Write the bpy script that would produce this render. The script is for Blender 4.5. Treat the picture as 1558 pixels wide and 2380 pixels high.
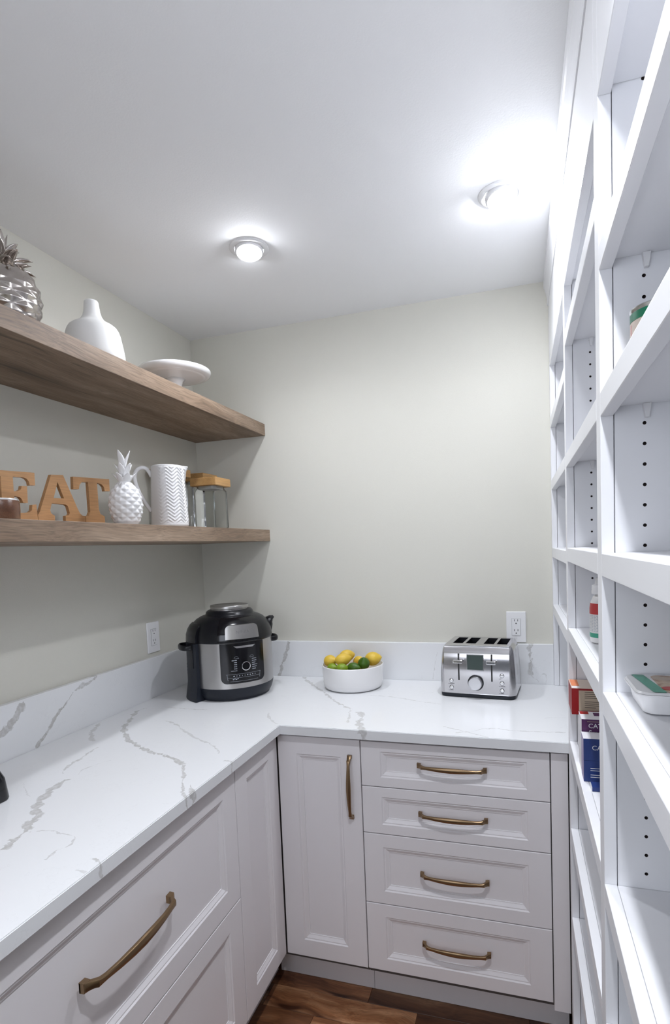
import bpy, bmesh, math, random
from mathutils import Vector, Matrix, Euler
from math import sin, cos, pi, sqrt, radians

for o in list(bpy.data.objects):
    bpy.data.objects.remove(o, do_unlink=True)
SC = bpy.context.scene
COL = SC.collection
random.seed(7)

# ------------------------------------------------------------------ camera
CAM_LOC = Vector((1.41488, -2.25877, 1.47987))
CR = Vector((0.95699, 0.287519, -0.038763)); CU = Vector((0.018299, 0.073525, 0.997125)); CF = Vector((-0.289543, 0.954949, -0.065102))
cd = bpy.data.cameras.new('camera'); cam = bpy.data.objects.new('camera', cd); COL.objects.link(cam)
cd.sensor_fit = 'HORIZONTAL'; cd.sensor_width = 36.0; cd.lens = 1279.95 * 36.0 / 1558.0
cd.shift_x = (779.0 - 821.07) / 1558.0; cd.shift_y = (1354.45 - 1190.0) / 1558.0
cd.clip_start = 0.02
m = Matrix((CR, CU, -CF)).transposed().to_4x4(); m.translation = CAM_LOC
cam.matrix_world = m
SC.camera = cam

# ------------------------------------------------------------------ light and exposure
vs = SC.view_settings
SC.display_settings.display_device = 'sRGB'
vs.view_transform = 'Standard'; vs.look = 'None'; vs.gamma = 1.0; vs.use_curve_mapping = False
vs.exposure = 0.36
w = bpy.data.worlds.new('world'); SC.world = w; w.use_nodes = True
w.node_tree.nodes['Background'].inputs[0].default_value = (0.80, 0.88, 1.0, 1); w.node_tree.nodes['Background'].inputs[1].default_value = 0.12
LENS_STRENGTH = 225.0
BEAM_POWER = 2.5
BEAM_SPREAD = 160.0
LENS_COLOR = (0.905, 0.935, 1.0)
def area(name, loc, rot, sx, sy, power, color):
    l = bpy.data.lights.new(name, 'AREA'); l.shape = 'RECTANGLE'; l.size = sx; l.size_y = sy; l.energy = power; l.color = color
    o = bpy.data.objects.new(name, l); COL.objects.link(o); o.location = loc; o.rotation_euler = rot; return o
# added fill lamp in the unseen doorway behind the camera, lifting the ambient light
area('doorway_fill', (0.80, -3.30, 1.62), (radians(90), 0, 0), 1.0, 0.86, 10.0, (0.84, 0.89, 1.0))

# ------------------------------------------------------------------ helpers
def link(o, parent=None):
    COL.objects.link(o)
    if parent is not None: o.parent = parent
    return o
def obj(name, bm, mat, parent=None, smooth=False, label=None, ang=40):
    me = bpy.data.meshes.new(name)
    bm.normal_update(); bm.to_mesh(me); bm.free()
    mats = mat if isinstance(mat, (list, tuple)) else [mat]
    for m_ in mats: me.materials.append(m_)
    if smooth:
        for p_ in me.polygons: p_.use_smooth = True
        if ang < 180:
            try: me.set_sharp_from_angle(angle=radians(ang))
            except Exception: pass
    o = bpy.data.objects.new(name, me)
    if label: o['label'] = label
    return link(o, parent)
def tag(o, label=None, cat=None, group=None, kind=None):
    if label: o['label'] = label
    if cat: o['category'] = cat
    if group: o['group'] = group
    if kind: o['kind'] = kind
    return o
def thing(name, label, cat, loc=(0, 0, 0), rz=0.0, group=None):
    o = bpy.data.objects.new(name, None); o.empty_display_size = 0.05
    o.location = loc; o.rotation_euler = (0, 0, rz)
    return tag(link(o), label, cat, group)
def struct(name, bm, mat, smooth=False):
    return tag(obj(name, bm, mat, smooth=smooth), kind='structure')
def copy_tree(src, loc, rz, label):
    def rec(o, par):
        c = o.copy(); COL.objects.link(c); c.parent = par
        for ch in [x for x in bpy.data.objects if x.parent == o and x not in made]:
            made.add(rec(ch, c))
        made.add(c); return c
    made = set(); kids = {}
    r = rec(src, None); r.location = loc; r.rotation_euler = (0, 0, rz); r['label'] = label
    return r
B = bmesh.new
def box(bm, x0, x1, y0, y1, z0, z1, bev=0.0, seg=2, mi=0, mat=None):
    vs_ = [bm.verts.new((x, y, z)) for x in (x0, x1) for y in (y0, y1) for z in (z0, z1)]
    fs = [(0, 1, 3, 2), (4, 6, 7, 5), (0, 4, 5, 1), (2, 3, 7, 6), (0, 2, 6, 4), (1, 5, 7, 3)]
    F = [bm.faces.new([vs_[i] for i in f]) for f in fs]
    for f in F: f.material_index = mi
    if bev > 0:
        es = list({e for f in F for e in f.edges})
        r = bmesh.ops.bevel(bm, geom=es, offset=bev, segments=seg, profile=0.5, affect='EDGES')
        vs_ = list({v for f in r['faces'] for v in f.verts} | {v for v in vs_ if v.is_valid})
        for f in r['faces']: f.material_index = mi
    if mat is not None: bmesh.ops.transform(bm, matrix=mat, verts=[v for v in vs_ if v.is_valid])
    return vs_
def lathe(bm, prof, n=48, mat=None, mi=0, sx=1.0, sy=1.0, rfun=None, cap0=True, cap1=True):
    rings = []
    for k, (r, z) in enumerate(prof):
        ring = []
        for i in range(n):
            a = 2 * pi * i / n
            rr = rfun(r, z, a) if rfun else r
            v = Vector((rr * cos(a) * sx, rr * sin(a) * sy, z))
            ring.append(bm.verts.new(mat @ v if mat is not None else v))
        rings.append(ring)
    for k in range(len(rings) - 1):
        for i in range(n):
            f = bm.faces.new((rings[k][i], rings[k][(i + 1) % n], rings[k + 1][(i + 1) % n], rings[k + 1][i])); f.material_index = mi
    if cap0: bm.faces.new(list(reversed(rings[0]))).material_index = mi
    if cap1: bm.faces.new(rings[-1]).material_index = mi
    return rings
def prism(bm, pts, h0, h1, f3, mi=0):
    """polygon pts (a,b) extruded from h0 to h1; f3(a,b,h)->xyz"""
    a = [bm.verts.new(f3(p[0], p[1], h0)) for p in pts]; b = [bm.verts.new(f3(p[0], p[1], h1)) for p in pts]
    n = len(pts); bm.faces.new(a).material_index = mi; bm.faces.new(list(reversed(b))).material_index = mi
    for i in range(n): bm.faces.new((a[i], b[i], b[(i + 1) % n], a[(i + 1) % n])).material_index = mi
def sweep(bm, path, rad, n=10, mi=0, up=Vector((0, 0, 1)), cap=True):
    """tube along path; rad per point: r or (ra,rb)"""
    P = [Vector(p) for p in path]; rings = []
    for i, p in enumerate(P):
        t = (P[min(i + 1, len(P) - 1)] - P[max(i - 1, 0)]).normalized()
        u = t.cross(up)
        if u.length < 1e-4: u = t.cross(Vector((1, 0, 0)))
        u.normalize(); v = u.cross(t).normalized()
        r = rad[i] if isinstance(rad, (list, tuple)) and len(rad) == len(P) else rad
        ra, rb = r if isinstance(r, (list, tuple)) else (r, r)
        rings.append([bm.verts.new(p + u * ra * cos(2 * pi * k / n) + v * rb * sin(2 * pi * k / n)) for k in range(n)])
    for i in range(len(rings) - 1):
        for k in range(n):
            bm.faces.new((rings[i][k], rings[i][(k + 1) % n], rings[i + 1][(k + 1) % n], rings[i + 1][k])).material_index = mi
    if cap:
        bm.faces.new(list(reversed(rings[0]))).material_index = mi; bm.faces.new(rings[-1]).material_index = mi
def fix(bm):
    bmesh.ops.recalc_face_normals(bm, faces=bm.faces[:]); return bm
def text_bm(s, size, extrude=0.0004, spacing=1.0):
    """flat lettering in the XY plane, centred, as a bmesh"""
    cu = bpy.data.curves.new('txt', 'FONT'); cu.body = s; cu.size = size; cu.extrude = extrude
    cu.align_x = 'CENTER'; cu.align_y = 'CENTER'; cu.space_character = spacing; cu.resolution_u = 3
    o = bpy.data.objects.new('txt', cu); COL.objects.link(o)
    dg = bpy.context.evaluated_depsgraph_get(); dg.update()
    me = bpy.data.meshes.new_from_object(o.evaluated_get(dg))
    bm = B(); bm.from_mesh(me)
    bpy.data.objects.remove(o, do_unlink=True); bpy.data.curves.remove(cu); bpy.data.meshes.remove(me)
    return bm
def xf(bm, mat):
    bmesh.ops.transform(bm, matrix=mat, verts=bm.verts[:]); return bm
def frame(ox, ux, uy, uz):
    m_ = Matrix((Vector(ux), Vector(uy), Vector(uz))).transposed().to_4x4(); m_.translation = Vector(ox); return m_

# ------------------------------------------------------------------ materials
def new_mat(name):
    m_ = bpy.data.materials.new(name); m_.use_nodes = True
    return m_, m_.node_tree.nodes, m_.node_tree.links, m_.node_tree.nodes['Principled BSDF']
def N(ns, t, **kw):
    n = ns.new(t)
    for k, v in kw.items():
        if k == 'i':
            for kk, vv in v.items(): n.inputs[kk].default_value = vv
        else: setattr(n, k, v)
    return n
def paint(name, col, rough=0.5, var=0.02, scale=6.0, bump=0.0, bscale=400.0, metallic=0.0, coat=0.0, spec=None):
    m_, ns, ls, bs = new_mat(name)
    tc = N(ns, 'ShaderNodeTexCoord'); nz = N(ns, 'ShaderNodeTexNoise', i={'Scale': scale, 'Detail': 3.0})
    ls.new(tc.outputs['Object'], nz.inputs['Vector'])
    mx = N(ns, 'ShaderNodeMix', data_type='RGBA'); mx.inputs[6].default_value = (*[c * (1 - var) for c in col], 1); mx.inputs[7].default_value = (*[min(1, c * (1 + var)) for c in col], 1)
    ls.new(nz.outputs['Fac'], mx.inputs[0]); ls.new(mx.outputs[2], bs.inputs['Base Color'])
    bs.inputs['Roughness'].default_value = rough; bs.inputs['Metallic'].default_value = metallic
    bs.inputs['Coat Weight'].default_value = coat
    if spec is not None: bs.inputs['Specular IOR Level'].default_value = spec
    if bump:
        n2 = N(ns, 'ShaderNodeTexNoise', i={'Scale': bscale, 'Detail': 2.0}); ls.new(tc.outputs['Object'], n2.inputs['Vector'])
        bp_ = N(ns, 'ShaderNodeBump', i={'Strength': bump, 'Distance': 0.001}); ls.new(n2.outputs['Fac'], bp_.inputs['Height']); ls.new(bp_.outputs['Normal'], bs.inputs['Normal'])
    return m_
def brushed(name, col, rough=0.28, axis=(1, 1, 60), amt=0.15):
    m_, ns, ls, bs = new_mat(name)
    tc = N(ns, 'ShaderNodeTexCoord'); mp = N(ns, 'ShaderNodeMapping'); mp.inputs['Scale'].default_value = axis
    nz = N(ns, 'ShaderNodeTexNoise', i={'Scale': 12.0, 'Detail': 4.0})
    ls.new(tc.outputs['Object'], mp.inputs['Vector']); ls.new(mp.outputs['Vector'], nz.inputs['Vector'])
    mr = N(ns, 'ShaderNodeMapRange'); mr.inputs[3].default_value = rough - amt / 2; mr.inputs[4].default_value = rough + amt / 2
    ls.new(nz.outputs['Fac'], mr.inputs[0]); ls.new(mr.outputs[0], bs.inputs['Roughness'])
    bs.inputs['Base Color'].default_value = (*col, 1); bs.inputs['Metallic'].default_value = 1.0
    return m_
def wood(name, cols, axis, scale=1.0, rough=0.5, streak=0.5, per_object=False, warp=0.06, knots=None):
    """cols: dark, mid, light; axis: index of the grain direction"""
    m_, ns, ls, bs = new_mat(name)
    tc = N(ns, 'ShaderNodeTexCoord'); vec = tc.outputs['Object']
    if per_object:
        oi = N(ns, 'ShaderNodeObjectInfo'); ad = N(ns, 'ShaderNodeVectorMath', operation='MULTIPLY_ADD')
        cb = N(ns, 'ShaderNodeCombineXYZ'); ls.new(oi.outputs['Random'], cb.inputs[0]); ls.new(oi.outputs['Random'], cb.inputs[1]); ls.new(oi.outputs['Random'], cb.inputs[2])
        ls.new(cb.outputs[0], ad.inputs[0]); ad.inputs[1].default_value = (13.7, 7.1, 5.3); ls.new(vec, ad.inputs[2]); vec = ad.outputs[0]
    nw = N(ns, 'ShaderNodeTexNoise', i={'Scale': 3.0 * scale, 'Detail': 2.0}); ls.new(vec, nw.inputs['Vector'])
    wv = N(ns, 'ShaderNodeVectorMath', operation='MULTIPLY_ADD'); ls.new(nw.outputs['Color'], wv.inputs[0]); wv.inputs[1].default_value = (warp,) * 3; ls.new(vec, wv.inputs[2])
    def grain(s_long, s_cross, detail):
        mp = N(ns, 'ShaderNodeMapping'); sc = [s_cross] * 3; sc[axis] = s_long; mp.inputs['Scale'].default_value = sc
        nz = N(ns, 'ShaderNodeTexNoise', i={'Scale': 1.0 * scale, 'Detail': detail, 'Roughness': 0.6}); ls.new(wv.outputs[0], mp.inputs['Vector']); ls.new(mp.outputs[0], nz.inputs['Vector']); return nz
    g1 = grain(1.6, 14.0, 4.0); g2 = grain(8.0, 260.0, 3.0)
    mr = N(ns, 'ShaderNodeValToRGB'); e = mr.color_ramp.elements; e[0].position = 0.30; e[1].position = 0.72
    e[0].color = (*cols[0], 1); e[1].color = (*cols[2], 1); k = e.new(0.5); k.color = (*cols[1], 1)
    ls.new(g1.outputs['Fac'], mr.inputs[0])
    mx = N(ns, 'ShaderNodeMix', data_type='RGBA', blend_type='MULTIPLY'); r2 = N(ns, 'ShaderNodeMapRange'); r2.inputs[1].default_value = 0.3; r2.inputs[2].default_value = 0.62; r2.inputs[3].default_value = 1 - streak; r2.inputs[4].default_value = 1.08
    ls.new(g2.outputs['Fac'], r2.inputs[0]); cc = N(ns, 'ShaderNodeCombineColor'); [ls.new(r2.outputs[0], cc.inputs[i]) for i in range(3)]
    mx.inputs[0].default_value = 1.0; ls.new(mr.outputs[0], mx.inputs[6]); ls.new(cc.outputs[0], mx.inputs[7]); col = mx.outputs[2]
    if knots:
        g3 = grain(*knots[:3]); r3 = N(ns, 'ShaderNodeMapRange'); r3.inputs[1].default_value = knots[3]; r3.inputs[2].default_value = knots[4]; ls.new(g3.outputs['Fac'], r3.inputs[0])
        m3 = N(ns, 'ShaderNodeMix', data_type='RGBA'); m3.inputs[7].default_value = (*[c * 0.45 for c in cols[0]], 1); ls.new(r3.outputs[0], m3.inputs[0]); ls.new(col, m3.inputs[6]); col = m3.outputs[2]
    if per_object:
        hs = N(ns, 'ShaderNodeHueSaturation'); sp = N(ns, 'ShaderNodeSeparateColor'); ls.new(oi.outputs['Color'], sp.inputs[0]); vr = N(ns, 'ShaderNodeMapRange'); vr.inputs[3].default_value = 0.2; vr.inputs[4].default_value = 1.5
        ls.new(sp.outputs[0], vr.inputs[0]); ls.new(vr.outputs[0], hs.inputs['Value']); ls.new(col, hs.inputs['Color']); col = hs.outputs[0]
    ls.new(col, bs.inputs['Base Color']); bs.inputs['Roughness'].default_value = rough
    bp_ = N(ns, 'ShaderNodeBump', i={'Strength': 0.25, 'Distance': 0.0006}); ls.new(g2.outputs['Fac'], bp_.inputs['Height']); ls.new(bp_.outputs['Normal'], bs.inputs['Normal'])
    return m_
def marble(name, veins, ia, ib):
    """white quartz; grey veins follow measured lines in the slab's own plane (object coords ia, ib)"""
    m_, ns, ls, bs = new_mat(name)
    tc = N(ns, 'ShaderNodeTexCoord')
    n1 = N(ns, 'ShaderNodeTexNoise', i={'Scale': 45.0, 'Detail': 4.0, 'Roughness': 0.65}); ls.new(tc.outputs['Object'], n1.inputs['Vector'])
    wv = N(ns, 'ShaderNodeVectorMath', operation='MULTIPLY_ADD'); sb_ = N(ns, 'ShaderNodeVectorMath', operation='SUBTRACT'); sb_.inputs[1].default_value = (0.5, 0.5, 0.5)
    ls.new(n1.outputs['Color'], sb_.inputs[0]); ls.new(sb_.outputs[0], wv.inputs[0]); wv.inputs[1].default_value = (0.02,) * 3; ls.new(tc.outputs['Object'], wv.inputs[2])
    pn = N(ns, 'ShaderNodeTexNoise', i={'Scale': 38.0, 'Detail': 3.0}); ls.new(tc.outputs['Object'], pn.inputs['Vector'])
    pr = N(ns, 'ShaderNodeMapRange'); pr.inputs[1].default_value = 0.38; pr.inputs[2].default_value = 0.6; pr.inputs[3].default_value = 0.12; pr.inputs[4].default_value = 1.0; ls.new(pn.outputs['Fac'], pr.inputs[0])
    def M(op, a, b_=None, c=None):
        n = N(ns, 'ShaderNodeMath', operation=op)
        for i, v in enumerate((a, b_, c)):
            if v is None: continue
            if hasattr(v, 'links'): ls.new(v, n.inputs[i])
            else: n.inputs[i].default_value = v
        return n.outputs[0]
    total = None
    for pts, wid, st in veins:
        P = [Vector(p) for p in pts]; d = P[-1] - P[0]; L = d.length; d = d / L; q = Vector((-d.y, d.x))
        ts = [((p - P[0]).dot(d) / L, (p - P[0]).dot(q)) for p in P]
        S = max(0.01, max(abs(s) for t, s in ts) * 1.05)
        def lin(v2, k0):
            vec = [0, 0, 0]; vec[ia] = v2.x; vec[ib] = v2.y
            dp = N(ns, 'ShaderNodeVectorMath', operation='DOT_PRODUCT'); ls.new(wv.outputs[0], dp.inputs[0]); dp.inputs[1].default_value = vec
            return M('SUBTRACT', dp.outputs['Value'], k0)
        t = lin(d / L, P[0].dot(d) / L); s = lin(q, P[0].dot(q))
        fc = N(ns, 'ShaderNodeFloatCurve'); cv = fc.mapping.curves[0]
        last = -1; seq = []
        for tt, ss in sorted(ts):
            tt = min(1, max(0, tt))
            if tt > last + 0.01: seq.append((tt, 0.5 + ss / (2 * S))); last = tt
        cv.points[0].location = seq[0]; cv.points[1].location = seq[-1]
        for p in seq[1:-1]: cv.points.new(*p)
        fc.mapping.update(); ls.new(t, fc.inputs['Value'])
        off = M('MULTIPLY_ADD', fc.outputs[0], 2 * S, -S)
        ds = M('ABSOLUTE', M('SUBTRACT', s, off))
        wd = M('MULTIPLY', pr.outputs[0], wid)
        e = M('DIVIDE', ds, wd)
        mk = N(ns, 'ShaderNodeMapRange', interpolation_type='SMOOTHSTEP'); mk.inputs[1].default_value = 0.75; mk.inputs[2].default_value = 1.1; mk.inputs[3].default_value = st; mk.inputs[4].default_value = 0.0
        ls.new(e, mk.inputs[0])
        inside = M('MULTIPLY', M('GREATER_THAN', t, 0.0), M('LESS_THAN', t, 1.0))
        v = M('MULTIPLY', mk.outputs[0], inside)
        total = v if total is None else M('MAXIMUM', total, v)
    flake = N(ns, 'ShaderNodeTexNoise', i={'Scale': 95.0, 'Detail': 2.0}); ls.new(tc.outputs['Object'], flake.inputs['Vector'])
    fm = N(ns, 'ShaderNodeMapRange'); fm.inputs[1].default_value = 0.36; fm.inputs[2].default_value = 0.58; fm.inputs[3].default_value = 0.62; fm.inputs[4].default_value = 1.0; ls.new(flake.outputs['Fac'], fm.inputs[0])
    total = M('MULTIPLY', total, fm.outputs[0])
    # faint hairlines all over
    hn = N(ns, 'ShaderNodeTexNoise', i={'Scale': 5.0, 'Detail': 6.0, 'Roughness': 0.7}); ls.new(tc.outputs['Object'], hn.inputs['Vector'])
    hl = M('ABSOLUTE', M('SUBTRACT', hn.outputs['Fac'], 0.44)); hm = N(ns, 'ShaderNodeMapRange'); hm.inputs[1].default_value = 0.0; hm.inputs[2].default_value = 0.006; hm.inputs[3].default_value = 0.10; hm.inputs[4].default_value = 0.0; ls.new(hl, hm.inputs[0])
    total = M('MAXIMUM', total, hm.outputs[0])
    vc = N(ns, 'ShaderNodeMix', data_type='RGBA'); vc.inputs[6].default_value = (0.40, 0.385, 0.37, 1); vc.inputs[7].default_value = (0.58, 0.58, 0.575, 1); ls.new(pn.outputs['Fac'], vc.inputs[0])
    mx = N(ns, 'ShaderNodeMix', data_type='RGBA'); mx.inputs[6].default_value = (0.80, 0.81, 0.825, 1); ls.new(total, mx.inputs[0]); ls.new(vc.outputs[2], mx.inputs[7])
    ls.new(mx.outputs[2], bs.inputs['Base Color']); bs.inputs['Roughness'].default_value = 0.22; bs.inputs['Specular IOR Level'].default_value = 0.35
    return m_
def glass(name, col=(1, 1, 1), rough=0.0, ior=1.45):
    m_, ns, ls, bs = new_mat(name)
    bs.inputs['Base Color'].default_value = (*col, 1); bs.inputs['Transmission Weight'].default_value = 1.0; bs.inputs['Roughness'].default_value = rough; bs.inputs['IOR'].default_value = ior
    return m_
def thin_glass(name, col=(1, 1, 1), tint=0.04):
    m_, ns, ls, bs = new_mat(name); ns.remove(bs)
    tr = N(ns, 'ShaderNodeBsdfTransparent'); tr.inputs[0].default_value = (*[c * (1 - tint) for c in col], 1)
    gl = N(ns, 'ShaderNodeBsdfGlossy'); gl.inputs['Roughness'].default_value = 0.03
    fr = N(ns, 'ShaderNodeFresnel', i={'IOR': 1.42}); mx = N(ns, 'ShaderNodeMixShader')
    ls.new(fr.outputs[0], mx.inputs[0]); ls.new(tr.outputs[0], mx.inputs[1]); ls.new(gl.outputs[0], mx.inputs[2])
    ls.new(mx.outputs[0], ns['Material Output'].inputs['Surface']); return m_
def emit(name, col, s):
    m_, ns, ls, bs = new_mat(name)
    bs.inputs['Base Color'].default_value = (1, 1, 1, 1); bs.inputs['Emission Color'].default_value = (*col, 1); bs.inputs['Emission Strength'].default_value = s
    return m_
VEIN_TOP = [([(0.434, -1.465), (0.43, -1.435), (0.41, -1.384), (0.381, -1.334), (0.334, -1.282), (0.305, -1.208), (0.298, -1.159)], 0.016, 0.9), ([(0.253, -1.132), (0.226, -1.073), (0.222, -1.037), (0.209, -0.981), (0.206, -0.948)], 0.007, 0.7), ([(0.158, -0.906), (0.105, -0.866), (0.063, -0.803), (0.037, -0.75)], 0.01, 0.6), ([(0.082, -0.572), (0.082, -0.629), (0.124, -0.705), (0.156, -0.777), (0.219, -0.845), (0.277, -0.892), (0.342, -0.926), (0.409, -0.956), (0.459, -0.968), (0.54, -1.017)], 0.012, 0.9), ([(0.543, -1.017), (0.576, -1.064), (0.605, -1.114), (0.638, -1.159), (0.664, -1.188)], 0.006, 0.8), ([(0.636, -1.124), (0.667, -1.163), (0.7, -1.208)], 0.008, 0.9), ([(0.242, -0.701), (0.295, -0.705), (0.365, -0.758), (0.462, -0.825), (0.528, -0.86), (0.595, -0.923)], 0.005, 0.55), ([(0.443, -1.392), (0.478, -1.384), (0.517, -1.387), (0.535, -1.388)], 0.003, 0.6), ([(0.536, -1.39), (0.556, -1.424), (0.545, -1.446), (0.553, -1.476)], 0.004, 0.6), ([(0.636, -1.45), (0.662, -1.458), (0.682, -1.476), (0.699, -1.492)], 0.007, 0.8), ([(0.634, -1.487), (0.644, -1.488), (0.658, -1.49)], 0.005, 0.5), ([(0.64, -0.966), (0.666, -0.973), (0.692, -0.993)], 0.005, 0.6), ([(0.133, -0.541), (0.193, -0.547), (0.273, -0.552), (0.327, -0.548)], 0.003, 0.6), ([(0.568, -0.547), (0.608, -0.612), (0.65, -0.652)], 0.006, 0.5), ([(0.197, -1.199), (0.251, -1.24), (0.285, -1.264)], 0.002, 0.4), ([(0.305, -1.131), (0.292, -1.092), (0.303, -1.058), (0.32, -1.028)], 0.003, 0.45), ([(0.458, 0.019), (0.601, -0.175), (0.68, -0.27), (0.744, -0.356), (0.797, -0.414), (0.84, -0.454)], 0.01, 0.8), ([(0.84, -0.46), (0.858, -0.526), (0.875, -0.604)], 0.007, 0.6), ([(0.875, -0.484), (0.902, -0.528), (0.91, -0.59), (0.948, -0.675)], 0.014, 0.8), ([(0.856, -0.28), (0.929, -0.281), (0.998, -0.298), (1.067, -0.328), (1.143, -0.348)], 0.004, 0.6), ([(1.057, -0.213), (1.09, -0.196)], 0.003, 0.5), ([(1.181, -0.585), (1.226, -0.605), (1.275, -0.632), (1.32, -0.658)], 0.005, 0.6), ([(1.223, -0.633), (1.274, -0.611), (1.324, -0.578), (1.382, -0.586), (1.433, -0.586), (1.536, -0.576)], 0.004, 0.65), ([(1.483, -0.453), (1.514, -0.438), (1.549, -0.436)], 0.002, 0.5)]
VEIN_LEFT = [([(-1.115, 0.998), (-1.083, 1.006), (-1.058, 1.025), (-1.038, 1.045), (-1.022, 1.066)], 0.014, 1.0), ([(-0.993, 0.917), (-0.95, 0.951), (-0.919, 0.981), (-0.88, 1.01), (-0.836, 1.045)], 0.008, 1.0), ([(-0.828, 1.046), (-0.8, 1.054), (-0.767, 1.06), (-0.728, 1.069)], 0.008, 0.8)]
VEIN_BACK = [([(0.429, 1.07), (0.416, 1.03), (0.397, 0.986), (0.382, 0.945), (0.371, 0.913)], 0.01, 0.9), ([(1.454, 1.075), (1.447, 1.036), (1.451, 1.002), (1.452, 0.951)], 0.012, 0.8), ([(1.474, 0.934), (1.5, 0.956), (1.505, 0.915)], 0.003, 0.5), ([(1.085, 1.036), (1.077, 0.993), (1.065, 0.921)], 0.003, 0.5), ([(1.452, 0.951), (1.467, 0.934), (1.477, 0.924)], 0.003, 0.4)]
LET_E = [(-1.1891, 1.7042), (-1.078, 1.7101), (-1.0786, 1.6763), (-1.0958, 1.6747), (-1.0973, 1.6847), (-1.1039, 1.6916), (-1.1143, 1.6939), (-1.1454, 1.6925), (-1.1459, 1.6552), (-1.1328, 1.6564), (-1.1237, 1.6621), (-1.121, 1.6713), (-1.1044, 1.6723), (-1.106, 1.6283), (-1.1203, 1.6278), (-1.123, 1.6362), (-1.1295, 1.6417), (-1.1454, 1.6429), (-1.1477, 1.6001), (-1.1132, 1.6017), (-1.1022, 1.6042), (-1.0952, 1.6097), (-1.0924, 1.6241), (-1.0795, 1.6259), (-1.0773, 1.578), (-1.1994, 1.578), (-1.1988, 1.5957), (-1.1884, 1.5981), (-1.1826, 1.6051), (-1.1799, 1.6878), (-1.1827, 1.6922), (-1.1901, 1.6927)]
LET_A = [(-1.0232, 1.7112), (-0.981, 1.7149), (-0.9351, 1.6225), (-0.9274, 1.6094), (-0.9176, 1.6025), (-0.9069, 1.6023), (-0.908, 1.578), (-0.9827, 1.578), (-0.9819, 1.5998), (-0.9704, 1.6018), (-0.9656, 1.6076), (-0.9709, 1.6272), (-0.9789, 1.6317), (-1.0279, 1.6319), (-1.0349, 1.6128), (-1.0318, 1.6034), (-1.0203, 1.5982), (-1.021, 1.578), (-1.0768, 1.578), (-1.0766, 1.5983), (-1.07, 1.6068)]
LET_AH = [(-1.0022, 1.6932), (-0.9829, 1.6487), (-1.0198, 1.6471)]
LET_T = [(-0.9441, 1.7146), (-0.796, 1.7223), (-0.7968, 1.6847), (-0.8191, 1.6828), (-0.8212, 1.6958), (-0.8321, 1.7038), (-0.85, 1.7054), (-0.8495, 1.6248), (-0.8442, 1.6109), (-0.8266, 1.6045), (-0.8264, 1.578), (-0.9059, 1.578), (-0.9048, 1.6017), (-0.8929, 1.604), (-0.8861, 1.6159), (-0.8866, 1.7036), (-0.9112, 1.7023), (-0.9211, 1.6934), (-0.9254, 1.6795), (-0.9461, 1.6781)]
WALL = paint('wall_paint', (0.652, 0.640, 0.575), 0.75, 0.015, 3.0, 0.25, 260.0)
CEIL = paint('ceiling_paint', (0.89, 0.895, 0.905), 0.85, 0.01, 3.0, 0.2, 220.0)
CABM = paint('cabinet_lacquer', (0.82, 0.795, 0.81), 0.42, 0.01)
SHW = paint('white_shelving', (0.84, 0.845, 0.87), 0.38, 0.01)
HOLE = paint('peg_hole_dark', (0.06, 0.045, 0.04), 0.8)
GAP = paint('carcass_shadow_board', (0.10, 0.09, 0.085), 0.8)
BRASS = paint('antique_brass', (0.30, 0.205, 0.118), 0.34, 0.10, 40.0, metallic=1.0)
MARB_T = marble('quartz_counter', VEIN_TOP, 0, 1)
MARB_L = marble('quartz_splash_left', VEIN_LEFT, 1, 2)
MARB_B = marble('quartz_splash_back', VEIN_BACK, 0, 2)
OAK = wood('greige_oak', ((0.17, 0.112, 0.073), (0.27, 0.190, 0.130), (0.38, 0.280, 0.202)), 1, 1.0, 0.55, 0.38, knots=(0.8, 22.0, 2.0, 0.64, 0.72))
PLANK = wood('acacia_plank', ((0.06, 0.019, 0.008), (0.19, 0.078, 0.033), (0.40, 0.22, 0.115)), 0, 1.0, 0.33, 0.35, per_object=True, warp=0.16, knots=(1.6, 11.0, 3.0, 0.55, 0.66))
BAMBOO = wood('bamboo', ((0.36, 0.185, 0.075), (0.44, 0.235, 0.10), (0.50, 0.285, 0.13)), 1, 1.3, 0.5, 0.2, warp=0.01)
LIDWOOD = wood('jar_lid_wood', ((0.38, 0.20, 0.07), (0.50, 0.28, 0.10), (0.58, 0.34, 0.14)), 1, 1.5, 0.45, 0.2, warp=0.01)
DARKWOOD = wood('dark_bowl_wood', ((0.09, 0.035, 0.017), (0.14, 0.06, 0.03), (0.19, 0.09, 0.045)), 0, 2.0, 0.25, 0.2)
CERAM = paint('white_ceramic', (0.83, 0.825, 0.83), 0.22, 0.01, coat=0.3)
CERAM_M = paint('matte_white_ceramic', (0.80, 0.795, 0.78), 0.55, 0.01)
SILVER = paint('silver_glaze', (0.50, 0.46, 0.43), 0.16, 0.05, 30.0, metallic=1.0)
PLATEW = paint('white_plastic', (0.82, 0.82, 0.83), 0.35, 0.005)
SLOT = paint('dark_slot', (0.02, 0.02, 0.02), 0.6)
STEEL = brushed('brushed_steel', (0.46, 0.45, 0.44), 0.33, (60, 60, 1))
STEEL_H = brushed('toaster_steel', (0.60, 0.59, 0.605), 0.17, (1, 60, 60), 0.08)
CHROME = paint('chrome', (0.80, 0.80, 0.81), 0.12, 0.01, metallic=1.0)
KNOB = paint('knob_steel', (0.62, 0.62, 0.64), 0.34, 0.02, metallic=1.0)
BLK = paint('black_plastic', (0.006, 0.0065, 0.009), 0.30, 0.05, spec=0.35)
BLKG = paint('black_gloss', (0.005, 0.005, 0.007), 0.14, 0.05, spec=0.4)
NAVYBLK = paint('blue_black_plastic', (0.011, 0.014, 0.022), 0.42, 0.05, spec=0.35)
PRINT = paint('grey_print', (0.42, 0.45, 0.50), 0.5)
SCREEN = paint('grey_green_screen', (0.05, 0.072, 0.066), 0.3, 0.05)
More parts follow.
